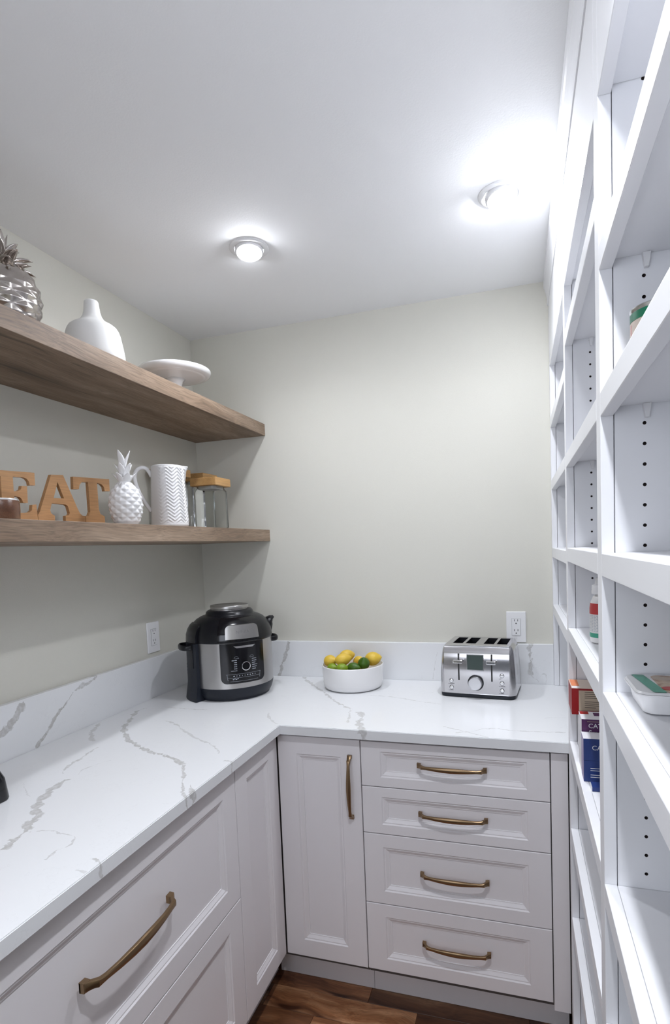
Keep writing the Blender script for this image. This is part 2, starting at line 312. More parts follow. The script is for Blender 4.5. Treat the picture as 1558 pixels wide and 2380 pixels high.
GLASSM = thin_glass('clear_glass', (0.99, 1.0, 0.995), 0.025)
LEMON = paint('lemon_peel', (0.74, 0.50, 0.055), 0.42, 0.10, 14.0, 0.6, 420.0)
LIME = paint('lime_peel', (0.05, 0.13, 0.006), 0.36, 0.25, 14.0, 0.5, 420.0)
LIMEL = paint('light_lime_peel', (0.21, 0.33, 0.018), 0.36, 0.2, 14.0, 0.5, 420.0)
STEM = paint('stem_brown', (0.16, 0.09, 0.03), 0.7)
LENS_HOT = emit('lamp_lens_hot', LENS_COLOR, LENS_STRENGTH * 1.6)
LENS = emit('lamp_lens', LENS_COLOR, LENS_STRENGTH)
RED = paint('box_red', (0.33, 0.008, 0.010), 0.45, 0.05)
CREAM = paint('box_cream', (0.62, 0.50, 0.37), 0.55, 0.04)
ORANGE = paint('box_orange', (0.75, 0.24, 0.10), 0.5, 0.1)
PURPLE = paint('box_purple', (0.075, 0.012, 0.085), 0.42, 0.05)
BLUE = paint('box_blue', (0.012, 0.035, 0.17), 0.40, 0.05)
BOXW = paint('box_white', (0.78, 0.77, 0.80), 0.5, 0.02)
LILAC = paint('box_lilac', (0.42, 0.36, 0.55), 0.5, 0.03)
INK = paint('dark_ink', (0.05, 0.035, 0.03), 0.6)
GREEN = paint('label_green', (0.004, 0.17, 0.085), 0.42, 0.05)
TEAL = paint('label_teal', (0.06, 0.33, 0.22), 0.35, 0.1)
PINK = paint('label_pink', (0.70, 0.38, 0.38), 0.5, 0.05)
BEIGE = paint('label_beige', (0.66, 0.56, 0.48), 0.5, 0.03)
TIN = paint('tin_metal', (0.62, 0.62, 0.62), 0.25, 0.02, metallic=1.0)
MILKY = paint('milky_bottle', (0.72, 0.71, 0.70), 0.35, 0.02)
REDL = paint('label_red', (0.48, 0.05, 0.05), 0.4, 0.05)
TOMATO = paint('tomato_red', (0.48, 0.02, 0.012), 0.35, 0.1)
BROWN = paint('packet_brown', (0.20, 0.055, 0.035), 0.4, 0.1)
TANK = glass('water_tank_plastic', (0.86, 0.93, 0.98), 0.12)
# food print on the tray film: tan pasta with red and brown bits
FOOD, ns, ls, bs = new_mat('food_print')
tc = N(ns, 'ShaderNodeTexCoord'); v1 = N(ns, 'ShaderNodeTexNoise', i={'Scale': 42.0, 'Detail': 3.0}); ls.new(tc.outputs['Object'], v1.inputs['Vector'])
cr = N(ns, 'ShaderNodeValToRGB'); cr.color_ramp.elements[0].position = 0.34; cr.color_ramp.elements[0].color = (0.25, 0.10, 0.03, 1); cr.color_ramp.elements[1].position = 0.46; cr.color_ramp.elements[1].color = (0.52, 0.36, 0.22, 1)
k = cr.color_ramp.elements.new(0.62); k.color = (0.55, 0.42, 0.30, 1); k = cr.color_ramp.elements.new(0.68); k.color = (0.50, 0.08, 0.05, 1)
ls.new(v1.outputs['Fac'], cr.inputs[0]); ls.new(cr.outputs[0], bs.inputs['Base Color']); bs.inputs['Roughness'].default_value = 0.25

H = 2.443; ZC = 0.915; XS = 1.5365; XW = 1.90; YF = -3.30; YB0 = 0.0
# ------------------------------------------------------------------ structure
bm = B(); box(bm, -0.12, 0.0, YF - 0.12, 0.12, -0.05, H + 0.1); struct('wall_left', bm, WALL)
bm = B(); box(bm, 0.0, XW, 0.0, 0.12, -0.05, H + 0.1); struct('wall_back', bm, WALL)
bm = B(); box(bm, XW, XW + 0.12, YF - 0.12, 0.12, -0.05, H + 0.1); struct('wall_right', bm, WALL)
bm = B(); box(bm, 0.0, 0.30, YF - 0.12, YF, -0.05, H); box(bm, 1.30, XW, YF - 0.12, YF, -0.05, H); box(bm, 0.30, 1.30, YF - 0.12, YF, 2.06, H); struct('wall_front', bm, WALL)
bm = B(); box(bm, 0.0, XW, YF - 0.12, 0.0, H, H + 0.1); struct('ceiling', bm, CEIL)
fb = B(); box(fb, 0.0, XW, YF - 0.12, 0.0, -0.05, -0.006); floor = struct('floor', fb, paint('subfloor', (0.05, 0.025, 0.012), 0.8))
# acacia planks, one by one
random.seed(3)
PLANK_TONE = {(1, 0): 0.85, (1, 1): 0.30, (1, 2): 0.75, (2, 0): 0.35, (2, 1): 0.95, (2, 2): 0.42, (3, 0): 0.55, (3, 1): 0.80}
rows = [-0.5455 - 0.09 * k for k in range(-1, 11)]
for k, y1 in enumerate(rows):
    y0 = y1 - 0.09
    if k == 1: cuts = [0.40, 0.917, 1.42, 1.9]
    elif k == 2: cuts = [0.40, 0.585, 1.08, 1.55, 1.9]
    elif k == 3: cuts = [0.40, 0.763, 1.20, 1.9]
    else:
        cuts = [0.40]
        while cuts[-1] < 1.7: cuts.append(cuts[-1] + random.uniform(0.3, 0.6))
        cuts[-1] = 1.9
    for a, b_ in zip(cuts, cuts[1:]):
        bm = B(); box(bm, a + 0.0005, b_ - 0.0005, y0 + 0.0005, y1 - 0.0005, -0.006, 0.0, 0.0008, 1)
        pk = obj('plank', bm, PLANK, floor)
        t_ = PLANK_TONE.get((k, cuts.index(a)), random.uniform(0.35, 1.0)); pk.color = (t_, t_, t_, 1)
# crown moulding along the top of the shelving
def extrude_y(bm, prof, y0, y1, mi=0):
    prism(bm, prof, y0, y1, lambda a, b_, h: (a, h, b_), mi)
cx_ = XS
prof = [(cx_, 2.352), (cx_ - 0.003, 2.352), (cx_ - 0.005, 2.358), (cx_ - 0.0035, 2.364), (cx_ - 0.0045, 2.378), (cx_ - 0.0075, 2.394), (cx_ - 0.0115, 2.406), (cx_ - 0.0125, 2.413), (cx_ - 0.016, 2.416), (cx_ - 0.017, 2.443), (cx_ , 2.443)]
bm = B(); extrude_y(bm, prof, -2.58, -0.0005); struct('trim_1', fix(bm), SHW)

# ------------------------------------------------------------------ base cabinets
def door_front(bm, tr, u0, u1, v0, v1, mu, mv, th=0.019):
    """framed front with an ogee step down to a flat sunken panel; tr(u,v,n)->xyz, n outwards from the face"""
    rings = [(0, 0, -th), (0, 0, -0.0012), (0.0012, 0.0012, 0), (mu, mv, 0), (mu + 0.0035, mv + 0.0035, -0.0030), (mu + 0.0065, mv + 0.0065, -0.0028), (mu + 0.016, mv + 0.016, -0.0078), (mu + 0.0185, mv + 0.0185, -0.0080), (mu + 0.0190, mv + 0.0190, -0.0100)]
    R = []
    for a, b_, n in rings:
        R.append([bm.verts.new(tr(u, v, n)) for u, v in ((u0 + a, v0 + b_), (u1 - a, v0 + b_), (u1 - a, v1 - b_), (u0 + a, v1 - b_))])
    for p, q in zip(R, R[1:]):
        for i in range(4): bm.faces.new((p[i], p[(i + 1) % 4], q[(i + 1) % 4], q[i]))
    bm.faces.new(R[-1]); bm.faces.new(list(reversed(R[0]))); fix(bm)
def handle_bm(tr, L):
    """bow pull with flared square feet; tr(t,v,n): t along the pull, n outwards"""
    bm = B(); s = L / 0.206
    secs = [(-.500, .0012, .0072, .0012), (-.497, .0050, .0074, .0045), (-.470, .0075, .0066, .0055), (-.448, .0115, .0058, .0062), (-.432, .0165, .0062, .0058), (-.405, .0195, .0056, .0046), (-.36, .0215, .0048, .0042), (-.25, .0250, .0058, .0045), (-.12, .0272, .0072, .0050), (0, .0280, .0078, .0052)]
    secs = secs + [(-a, b_, c, d) for a, b_, c, d in reversed(secs[:-1])]
    rings = []
    n = 12
    for a, nn, hw, ht in secs:
        ring = []
        e = 0.45 if abs(a) > .43 else 0.8
        for k in range(n):
            t = 2 * pi * k / n; c_, s_ = cos(t), sin(t)
            vv = hw * s * math.copysign(abs(c_) ** e, c_); hh = ht * s * math.copysign(abs(s_) ** e, s_)
            ring.append(bm.verts.new(tr(a * L, vv, max(0.0002, nn * s + hh))))
        rings.append(ring)
    for p, q in zip(rings, rings[1:]):
        for k in range(n): bm.faces.new((p[k], p[(k + 1) % n], q[(k + 1) % n], q[k]))
    bm.faces.new(rings[0]); bm.faces.new(rings[-1])
    for sg in (-1, 1):   # foot block against the front
        vs_ = []
        f = [(.500, .0076), (.445, .0066)]
        lo = [bm.verts.new(tr(sg * a * L, vv, 0.0)) for a, hw in f for vv in (-hw * s, hw * s)]
        hi = [bm.verts.new(tr(sg * a * L, vv * .93, z_ * s)) for (a, hw), z_ in zip(f, (.0085, .0105)) for vv in (-hw * s, hw * s)]
        for q in ((lo[0], lo[1], lo[3], lo[2]), (hi[0], hi[2], hi[3], hi[1]), (lo[0], hi[0], hi[1], lo[1]), (lo[2], lo[3], hi[3], hi[2]), (lo[0], lo[2], hi[2], hi[0]), (lo[1], hi[1], hi[3], lo[3])): bm.faces.new(q)
    return fix(bm)
DF = 0.640; G = 0.0015; ZT = 0.8735; ZBOT = 0.1235; CT = 0.8852
TB = lambda u, v, n: (u, -DF - n, v)          # back run, faces -y
TL = lambda u, v, n: (DF + n, u, v)           # left run, faces +x
# back run: door cabinet in the corner
c1 = thing('base_cabinet', 'off-white base cabinet with one narrow door and a vertical brass pull, in the inside corner', 'cabinet', (0.783, -0.35, 0))
def loc_tr(tr, root):
    o = Vector(root.location); return lambda u, v, n: tuple(Vector(tr(u, v, n)) - o)
def pbox(root, x0, x1, y0, y1, z0, z1, **k):
    o = root.location; bm = B(); box(bm, x0 - o.x, x1 - o.x, y0 - o.y, y1 - o.y, z0 - o.z, z1 - o.z, **k); return bm
obj('carcass', pbox(c1, 0.6230, 0.9250, -0.6200, -0.003, 0.102, CT - 0.0005), GAP, c1)
obj('toe_kick', pbox(c1, 0.5850, 0.9250, -0.5740, -0.556, 0.0008, 0.1015), CABM, c1)
bm = B(); door_front(bm, loc_tr(TB, c1), DF + 0.003, 0.9256 - G, ZBOT, ZT, 0.064, 0.058); d = obj('door', bm, CABM, c1)
obj('handle', handle_bm(loc_tr(lambda t, v, n: (0.891 + v, -DF - n, 0.722 + t), c1), 0.206), BRASS, d, True, ang=30)
# back run: four drawer cabinet
c2 = thing('drawer_cabinet', 'off-white base cabinet of four stacked drawers with brass pulls, under the toaster', 'cabinet', (1.207, -0.35, 0))
obj('carcass', pbox(c2, 0.9262, 1.5350, -0.6200, -0.003, 0.102, CT - 0.0005), GAP, c2)
obj('toe_kick', pbox(c2, 0.9262, 1.5350, -0.5740, -0.556, 0.0008, 0.1015), CABM, c2)
obj('filler_strip', pbox(c2, 1.4887 + G, 1.5355, -0.640, -0.621, 0.102, ZT), CABM, c2)
for z0, z1, hz, mv in ((0.7286, ZT, 0.8095, .030), (0.5769, 0.7286, 0.6570, .030), (0.3477, 0.5769, 0.4660, .041), (ZBOT, 0.3477, 0.2410, .041)):
    bm = B(); door_front(bm, loc_tr(TB, c2), 0.9256 + G, 1.4887 - G, z0 + G, z1 - G, 0.0615, mv); d = obj('drawer', bm, CABM, c2)
    obj('handle', handle_bm(loc_tr(lambda t, v, n, hz=hz: (1.2092 + t, -DF - n, hz + v), c2), 0.207), BRASS, d, True, ang=30)
# left run
c3 = thing('corner_cabinet', 'off-white narrow framed corner cabinet without a pull, left of the inside corner', 'cabinet', (0.35, -0.78, 0))
obj('carcass', pbox(c3, 0.003, 0.6200, -0.919, -0.623, 0.102, CT - 0.0005), GAP, c3)
obj('toe_kick', pbox(c3, 0.556, 0.574, -0.919, -0.5755, 0.0008, 0.1015), CABM, c3)
bm = B(); door_front(bm, loc_tr(TL, c3), -0.920 + G, -DF - 0.003, ZBOT, ZT, 0.0635, 0.057); obj('door', bm, CABM, c3)
c4 = thing('drawer_cabinet', 'off-white wide base cabinet of two deep drawers with long brass pulls, on the left', 'cabinet', (0.35, -1.37, 0))
obj('carcass', pbox(c4, 0.003, 0.6200, -1.82, -0.9215, 0.102, CT - 0.0005), GAP, c4)
obj('toe_kick', pbox(c4, 0.556, 0.574, -1.82, -0.9215, 0.0008, 0.1015), CABM, c4)
for z0, z1, hz in ((0.4985, ZT, 0.7045), (ZBOT, 0.4985, 0.325)):
    bm = B(); door_front(bm, loc_tr(TL, c4), -1.82 + G, -0.920 - G, z0 + G, z1 - G, 0.066, 0.057); d = obj('drawer', bm, CABM, c4)
    obj('handle', handle_bm(loc_tr(lambda t, v, n, hz=hz: (DF + n, -1.370 + t, hz + v), c4), 0.272), BRASS, d, True, ang=30)
# counter
D = 0.664
ct = thing('countertop', 'white quartz L-shaped countertop with grey veins', 'countertop', (0, 0, 0))
bm = B(); prism(bm, [(0.0205, -0.0205), (1.8835, -0.0205), (1.8835, -D), (D, -D), (D, -1.84), (0.0205, -1.84)], CT, ZC, lambda a, b_, h: (a, b_, h)); fix(bm)
es = [e for e in bm.edges if all(abs(v.co.z - ZC) < 1e-5 for v in e.verts)]; bmesh.ops.bevel(bm, geom=es, offset=0.0018, segments=2, affect='EDGES')
obj('slab', bm, MARB_T, ct)
bm = B(); box(bm, 0.0005, 0.020, -1.84, -0.0205, CT, ZC + 0.1577, 0.0012, 1); tag(obj('backsplash', bm, MARB_L), 'white veined quartz upstand running along the left wall', 'backsplash')
bm = B(); box(bm, 0.0005, XS - 0.0005, -0.020, -0.0005, CT, ZC + 0.1577, 0.0012, 1); tag(obj('backsplash', bm, MARB_B), 'white veined quartz upstand along the back wall behind the toaster and bowl', 'backsplash')

# ------------------------------------------------------------------ floating shelves
ZU = 1.9835; ZL = 1.5196; TH = 0.0508; SD = 0.351
for z, lab in ((ZU, 'thick oak floating shelf, upper of the two, holding the cake stand'), (ZL, 'thick oak floating shelf, lower of the two, holding the word sign and jars')):
    bm = B(); box(bm, 0.0005, SD, -2.1, -0.0005, z, z + TH, 0.0010, 1); tag(obj('floating_shelf', bm, OAK), lab, 'shelf')
ZUT = ZU + TH; ZLT = ZL + TH

# ------------------------------------------------------------------ recessed lights
def downlight(x, y, lab, tilt, gain=1.0, hot=0, spread=BEAM_SPREAD):
    t = thing('recessed_light', lab, 'ceiling light', (x, y, H), group='recessed ceiling lights')
    bm = B(); lathe(bm, [(0.0625, 0), (0.0625, -0.0022), (0.060, -0.0042), (0.0475, -0.0050), (0.0460, -0.0030), (0.0460, -0.0005)], 48, cap0=False, cap1=False)
    obj('trim_ring', bm, PLATEW, t, True)
    T = Matrix.Rotation(radians(tilt[0]), 4, 'X') @ Matrix.Rotation(radians(tilt[1]), 4, 'Y')
    bm = B(); lathe(bm, [(0.0452, -0.0006), (0.0450, -0.008), (0.0425, -0.0150), (0.0400, -0.0170), (0.0375, -0.0160), (0.0372, -0.0125)], 48, mat=T, cap0=False, cap1=False)
    e = obj('eyeball', bm, PLATEW, t, True)
    bm = B(); lathe(bm, [(0.0370, -0.0128), (0.0350, -0.0180), (0.0290, -0.0212), (0.0190, -0.0235), (0.0090, -0.0246), (0.0020, -0.0248)], 40, mat=T, cap0=False, cap1=True)
    le = obj('lens', bm, LENS_HOT if hot > 1 else LENS, e, True)
    l = bpy.data.lights.new('lamp_beam', 'AREA'); l.shape = 'DISK'; l.size = 0.070; l.energy = BEAM_POWER * gain; l.color = LENS_COLOR; l.spread = radians(spread)
    lo = bpy.data.objects.new('lamp_beam', l); COL.objects.link(lo); lo.parent = le; lo.matrix_local = T @ Matrix.Translation((0, 0, -0.0265))
downlight(0.607, -0.597, 'lit recessed eyeball light over the left counter, left of the two', (-9, -5), 0.82, 1)
downlight(1.385, -0.597, 'lit recessed eyeball light close to the white shelving, right of the two', (-9, -8), 0.45, 2)
downlight(1.385, -1.80, 'recessed eyeball light in the ceiling behind the camera', (0, 0), 1.65, 0, 108.0)

# ------------------------------------------------------------------ outlets
def outlet(org, ux, uz, un, lab, w=0.0745, h=0.122):
    t = thing('wall_outlet', lab, 'outlet', org, group='duplex wall outlets')
    Fm = frame((0, 0, 0), ux, uz, un)
    bm = B(); box(bm, -w / 2, w / 2, -h / 2, h / 2, 0.0005, 0.0065, 0.002, 2, mat=Fm); obj('cover_plate', bm, PLATEW, t)
    bm = B(); box(bm, -0.0168, 0.0168, -0.0335, 0.0335, 0.0066, 0.0074, 0.0002, 1, mat=Fm); obj('gap_line', bm, SLOT, t)
    bm = B(); box(bm, -0.0162, 0.0162, -0.0329, 0.0329, 0.0067, 0.0088, 0.0008, 2, mat=Fm); r = obj('receptacle', bm, PLATEW, t)
    bm = B()
    for cz in (-0.0195, 0.0195):
        for sx_ in (-0.0064, 0.0064): box(bm, sx_ - 0.0011, sx_ + 0.0011, cz + 0.0035, cz + 0.0115, 0.0086, 0.0090, mat=Fm)
        lathe(bm, [(0.0026, 0.0086), (0.0026, 0.0090)], 12, mat=Fm @ Matrix.Translation((0, cz - 0.0045, 0)))
    tag(obj('slot', bm, SLOT, r), kind='stuff')
outlet((1.3985, 0, 1.1385), (1, 0, 0), (0, 0, 1), (0, -1, 0), 'white duplex outlet on the back wall above the toaster')
outlet((0, -0.396, 1.150), (0, 1, 0), (0, 0, 1), (1, 0, 0), 'white duplex outlet on the left wall beside the multi-cooker')

# ------------------------------------------------------------------ built-in shelving
def peg_panel(bm, x0, x1, z0, z1, yb, yf, xh, zs, r=0.0027):
    """panel with its near face at yf (facing -y), far face at yb, and a column of real peg holes at x=xh"""
    hw = 0.008; n = 12
    zs = [z for z in zs if z0 + 0.02 < z < z1 - 0.02]
    def q(*c): bm.faces.new([bm.verts.new(p) for p in c])
    q((x0, yf, z0), (xh - hw, yf, z0), (xh - hw, yf, z1), (x0, yf, z1)); q((xh + hw, yf, z0), (x1, yf, z0), (x1, yf, z1), (xh + hw, yf, z1))
    zc = z0
    for z in zs:
        q((xh - hw, yf, zc), (xh + hw, yf, zc), (xh + hw, yf, z - hw), (xh - hw, yf, z - hw)); zc = z + hw
        out = []; cir = []; deep = []
        for k in range(n):
            a = 2 * pi * (k + .5) / n; c_, s_ = cos(a), sin(a); m_ = max(abs(c_), abs(s_))
            out.append(bm.verts.new((xh + hw * c_ / m_, yf, z + hw * s_ / m_))); cir.append(bm.verts.new((xh + r * c_, yf, z + r * s_))); deep.append(bm.verts.new((xh + r * c_, yf + 0.010, z + r * s_)))
        for k in range(n):
            j = (k + 1) % n
            bm.faces.new((out[k], out[j], cir[j], cir[k])); f = bm.faces.new((cir[k], cir[j], deep[j], deep[k])); f.material_index = 1
        f = bm.faces.new(deep); f.material_index = 1
    q((xh - hw, yf, zc), (xh + hw, yf, zc), (xh + hw, yf, z1), (xh - hw, yf, z1))
    q((x0, yb, z0), (x0, yb, z1), (x1, yb, z1), (x1, yb, z0)); q((x0, yf, z0), (x0, yf, z1), (x0, yb, z1), (x0, yb, z0)); q((x1, yf, z0), (x1, yb, z0), (x1, yb, z1), (x1, yf, z1))
    q((x0, yf, z1), (x1, yf, z1), (x1, yb, z1), (x0, yb, z1)); q((x0, yf, z0), (x0, yb, z0), (x1, yb, z0), (x1, yf, z0))
ST = 0.0185; XB = 1.8830
PEG = [1.1015 + 0.0303 * k for k in range(-20, 36)]
def shelf_board(t, y0, y1, top, nose=0.0360, clips=True):
    bm = B(); box(bm, XS + ST + 0.0005, XB - 0.001, y0, y1, top - 0.0235, top, 0.0006, 1); s = obj('shelf', bm, SHW, t)
    bm = B()
    pr = [(XS, top - nose + 0.001), (XS + 0.001, top - nose), (XS + ST - 0.001, top - nose), (XS + ST, top - nose + 0.001), (XS + ST, top - 0.0008), (XS + ST - 0.0010, top), (XS + 0.0016, top), (XS + 0.0004, top - 0.0006), (XS, top - 0.0018)]
    extrude_y(bm, pr, y0, y1); obj('nosing', fix(bm), SHW, s)
    if clips:
        bm = B(); yc_ = y1
        prism(bm, [(XS + 0.0575, top - 0.0238), (XS + 0.0685, top - 0.0238), (XS + 0.0655, top - 0.044), (XS + 0.0605, top - 0.044)], yc_ - 0.0075, yc_ - 0.0002, lambda a, b_, h: (a, h, b_)); obj('shelf_clip', fix(bm), PLATEW, s)
def bay(lab, y_near, y_far, pw, shelves, z0, side, part_front, pegs=True):
    """one bay: y_near..y_far clear opening; far side panel between y_far and y_far+pw"""
    t = thing('shelving_unit', lab, 'shelving', (0, 0, 0), group='white built-in pantry shelving')
    bm = B(); box(bm, XS, XS + ST, y_far, y_far + pw, z0, H - 0.001, 0.0008, 1); obj('stile', bm, SHW, t)
    bm = B()
    if pegs: peg_panel(bm, XS + ST + 0.0012, XB, z0, H - 0.001, y_far + pw, y_far + 0.0002, XS + 0.0605, PEG)
    else: box(bm, XS + ST + 0.0012, XB, y_far + 0.0002, y_far + pw, z0, H - 0.001)
    obj('side_panel', bm, [SHW, HOLE], t)
    bm = B(); box(bm, XB + 0.0005, XW - 0.0006, y_near, y_far + pw, z0, H - 0.001); obj('back_panel', bm, SHW, t)
    bm = B(); box(bm, XS, XS + ST, y_near + 0.0004, y_far - 0.0004, 2.1220, H - 0.001, 0.0008, 1); obj('fascia', bm, SHW, t)
    bm = B(); box(bm, XS + ST + 0.0012, XB - 0.001, y_near + 0.0004, y_far - 0.0004, 2.1330, 2.1520, 0.0006, 1); obj('top_panel', bm, SHW, t)
    for z in shelves: shelf_board(t, y_near + 0.0006, y_far - 0.0006, z)
    return t
YB1, YC1, YD1 = -0.7060, -1.3350, -1.9750
b1 = bay('tall white shelving bay standing on the counter against the back wall', -0.6655, -0.0315, 0.0300, [1.933, 1.701, 1.447, 1.230], ZC + 0.0006, None, None)
b2 = bay('tall white shelving bay holding the red, purple and blue boxes', -1.2900, YB1, 0.0400, [2.008, 1.7006, 1.4555, 1.2430, 0.936, 0.694, 0.441], 0.0008, None, None)
b3 = bay('tall white shelving bay nearest the camera, holding the food tray and the green-banded can', -1.9300, YC1, 0.0445, [1.9125, 1.698, 1.4555, 1.2385, 0.926, 0.690, 0.430], 0.0008, None, None)
bm = B(); box(bm, XS, XS + ST, YD1, -1.9305, 0.0008, H - 0.001, 0.0008, 1); obj('stile', bm, SHW, b3)
bm = B(); box(bm, XS + ST + 0.0012, XB, YD1, -1.9305, 0.0008, H - 0.001); obj('side_panel', bm, SHW, b3)
for t, ya, yb in ((b2, -1.2900, YB1), (b3, -1.93, YC1)):
    bm = B(); box(bm, XS, XS + ST, ya + 0.0005, yb - 0.0005, 0.0008, 0.132, 0.0008, 1); obj('plinth', bm, SHW, t)
    bm = B(); box(bm, XS + ST + 0.0005, XB - 0.001, ya + 0.0005, yb - 0.0005, 0.106, 0.132, 0.0006, 1); obj('bottom_panel', bm, SHW, t)
# ------------------------------------------------------------------ multi-cooker in the corner
mc = thing('multi_cooker', 'black and steel pressure multi-cooker with a dial control panel, in the counter corner', 'cooker', (0.302, -0.306, ZC + 0.0006), radians(45))
CRD = 0.160
def cyl(phi, r, z): return (r * sin(phi), -r * cos(phi), z)
def curved(bm, rf, pc, ha, z0, z1, th, rad=0.0, top_round=True, bot_round=True, nu=24, nv=16, back=0.004, mi=0):
    """panel wrapped on the body: half angle ha about pc, rounded corners rad, thickness th"""
    rows = []
    for j in range(nv + 1):
        # cluster rows near the ends
        s = 0.5 - 0.5 * cos(pi * j / nv); z = z0 + (z1 - z0) * s
        cut = 0.0
        for on, d in ((bot_round, z - z0), (top_round, z1 - z)):
            if on and rad > 0 and d < rad: cut = max(cut, rad - sqrt(max(0, rad * rad - (rad - d) ** 2)))
        h = ha - cut / max(0.02, rf(z))
        rows.append([(pc + h * (2 * i / nu - 1), z) for i in range(nu + 1)])
    fr = [[bm.verts.new(cyl(p, rf(z) + th, z)) for p, z in row] for row in rows]
    bk = [[bm.verts.new(cyl(p, rf(z) - back, z)) for p, z in row] for row in rows]
    def fc(*v): bm.faces.new(v).material_index = mi
    for j in range(nv):
        for i in range(nu):
            fc(fr[j][i], fr[j][i + 1], fr[j + 1][i + 1], fr[j + 1][i]); fc(bk[j][i], bk[j + 1][i], bk[j + 1][i + 1], bk[j][i + 1])
        fc(fr[j][0], fr[j + 1][0], bk[j + 1][0], bk[j][0]); fc(fr[j][nu], bk[j][nu], bk[j + 1][nu], fr[j + 1][nu])
    for i in range(nu):
        fc(fr[0][i], bk[0][i], bk[0][i + 1], fr[0][i + 1]); fc(fr[nv][i], fr[nv][i + 1], bk[nv][i + 1], bk[nv][i])
def interp(prof):
    P = sorted((z, r) for r, z in prof)
    def f(z):
        if z <= P[0][0]: return P[0][1]
        for (a, ra), (b_, rb) in zip(P, P[1:]):
            if z <= b_: return ra + (rb - ra) * ((z - a) / (b_ - a) if b_ > a else 0)
        return P[-1][1]
    return f
bm = B(); lathe(bm, [(0.140, 0.0), (0.143, 0.001), (0.1435, 0.009), (0.148, 0.010), (0.1535, 0.020), (0.1580, 0.034), (0.1605, 0.046), (0.1605, 0.050)], 64); obj('base', bm, NAVYBLK, mc, True)
bm = B(); lathe(bm, [(0.1600, 0.050), (0.1600, 0.222)], 72); obj('body', bm, STEEL, mc, True, label='brushed steel wrap')
LP = [(0.1615, 0.222), (0.1635, 0.226), (0.1635, 0.232), (0.1625, 0.240), (0.1600, 0.256), (0.1540, 0.274), (0.1440, 0.290), (0.1300, 0.303), (0.1140, 0.312), (0.1040, 0.3155), (0.0960, 0.317), (0.0935, 0.321), (0.0905, 0.330), (0.0850, 0.335), (0.0790, 0.336)]
bm = B(); lathe(bm, LP, 72); lid = obj('lid', bm, BLK, mc, True, ang=50)
lf = interp(LP)
bm = B(); lathe(bm, [(0.0700, 0.3362), (0.0700, 0.3400), (0.0745, 0.3420), (0.0755, 0.3510), (0.0740, 0.3535), (0.0700, 0.3540), (0.066, 0.3525)], 48); obj('lid_cap', bm, STEEL, lid, True)
bm = B(); curved(bm, lf, 0.0, radians(33), 0.2235, 0.3135, 0.0045, 0.0, nu=32, nv=26); obj('lid_band', bm, BLKG, lid, True, ang=35)
bm = B(); curved(bm, lambda z: 0.1615 - max(0, z - 0.238) * 0.16, 0.0, radians(22.5), 0.2375, 0.2900, 0.0085, 0.017, bot_round=False, nu=28, nv=18); npl = obj('name_plate', bm, STEEL, lid, True, ang=35)
def wrap(bm, r, phi0, z0):
    for v in bm.verts:
        p = phi0 + v.co.x / r; v.co = Vector(cyl(p, r + v.co.z, z0 + v.co.y))
    return bm
bm = wrap(text_bm('NINJA', 0.0175, 0.0004, 1.1), 0.1615 - 0.024 * 0.16 + 0.0086, 0.0, 0.2625); obj('lettering', bm, paint('embossed_grey', (0.22, 0.215, 0.215), 0.5), npl)
# control panel
PR = 0.1640
bm = B(); curved(bm, lambda z: 0.160, 0.0, radians(31), 0.0700, 0.2215, 0.0040, 0.022, top_round=False, nu=32, nv=24); cp = obj('control_panel', bm, BLKG, mc, True, ang=35)
bm = B()
for k in range(13):   # silver strip under the lid, a trapezoid
    pass
rows = []
for z_, ha in ((0.2110, 15.0), (0.2035, 11.0)):
    rows.append([(radians(-ha + 2 * ha * i / 12 + 2.0), z_) for i in range(13)])
fr = [[bm.verts.new(cyl(p, PR + 0.0006, z)) for p, z in row] for row in rows]
for i in range(12): bm.faces.new((fr[0][i], fr[0][i + 1], fr[1][i + 1], fr[1][i]))
obj('mode_strip', fix(bm), TIN, cp)
def dash(bm, phi, z, wphi, h, r=PR):
    n = max(2, int(wphi / radians(3)) + 1); a = []; b_ = []
    for i in range(n + 1):
        p = phi - wphi / 2 + wphi * i / n; a.append(bm.verts.new(cyl(p, r + 0.0003, z - h / 2))); b_.append(bm.verts.new(cyl(p, r + 0.0003, z + h / 2)))
    for i in range(n): bm.faces.new((a[i], a[i + 1], b_[i + 1], b_[i]))
bm = B(); rr_ = random.Random(5)
for side, pa in ((-1, -9.5), (1, 11.0)):     # two columns of tiny printed words beside the dial
    for k in range(6):
        L_ = rr_.uniform(4.0, 8.5); x = pa + side * L_ / 2
        for q in range(int(L_ / 1.35)): dash(bm, radians(pa + side * (q * 1.35 + .6)), 0.1575 - 0.0078 * k, radians(rr_.uniform(.9, 1.2)), rr_.uniform(.0018, .0028))
for k in range(9): dash(bm, radians(-14 + 3.6 * k), 0.0985 + 0.0005 * (k % 2), radians(rr_.choice([.6, 1.2, 1.6])), rr_.uniform(.002, .004))
for k in range(4): dash(bm, radians(-15 + 2 * k), 0.0865 + .002 * (k % 2), radians(1.4), .003)
dash(bm, radians(0), 0.0920, radians(44), .0006); dash(bm, radians(-9), 0.164, radians(5), .0006); dash(bm, radians(11), 0.164, radians(5), .0006)
for sgn in (-1, 1):
    for k in range(8):   # small dome pictograms
        a = pi * k / 7; dash(bm, radians(sgn * 10.5 + 0.5 + 2.7 * cos(a)), 0.1655 + 0.0065 * sin(a), radians(.55), .0009)
for (p0, z0_, p1, z1_) in ((-23, .1055, 23, .1055), (-23, .1055, -22.0, .083), (23, .1055, 22.0, .083), (-18, .0785, 18, .0785)):
    for k in range(24): 
        t_ = k / 23; dash(bm, radians(p0 + (p1 - p0) * t_), z0_ + (z1_ - z0_) * t_, radians(2.1 if abs(p1 - p0) > 5 else .3), .0006 if abs(p1 - p0) > 5 else .0012)
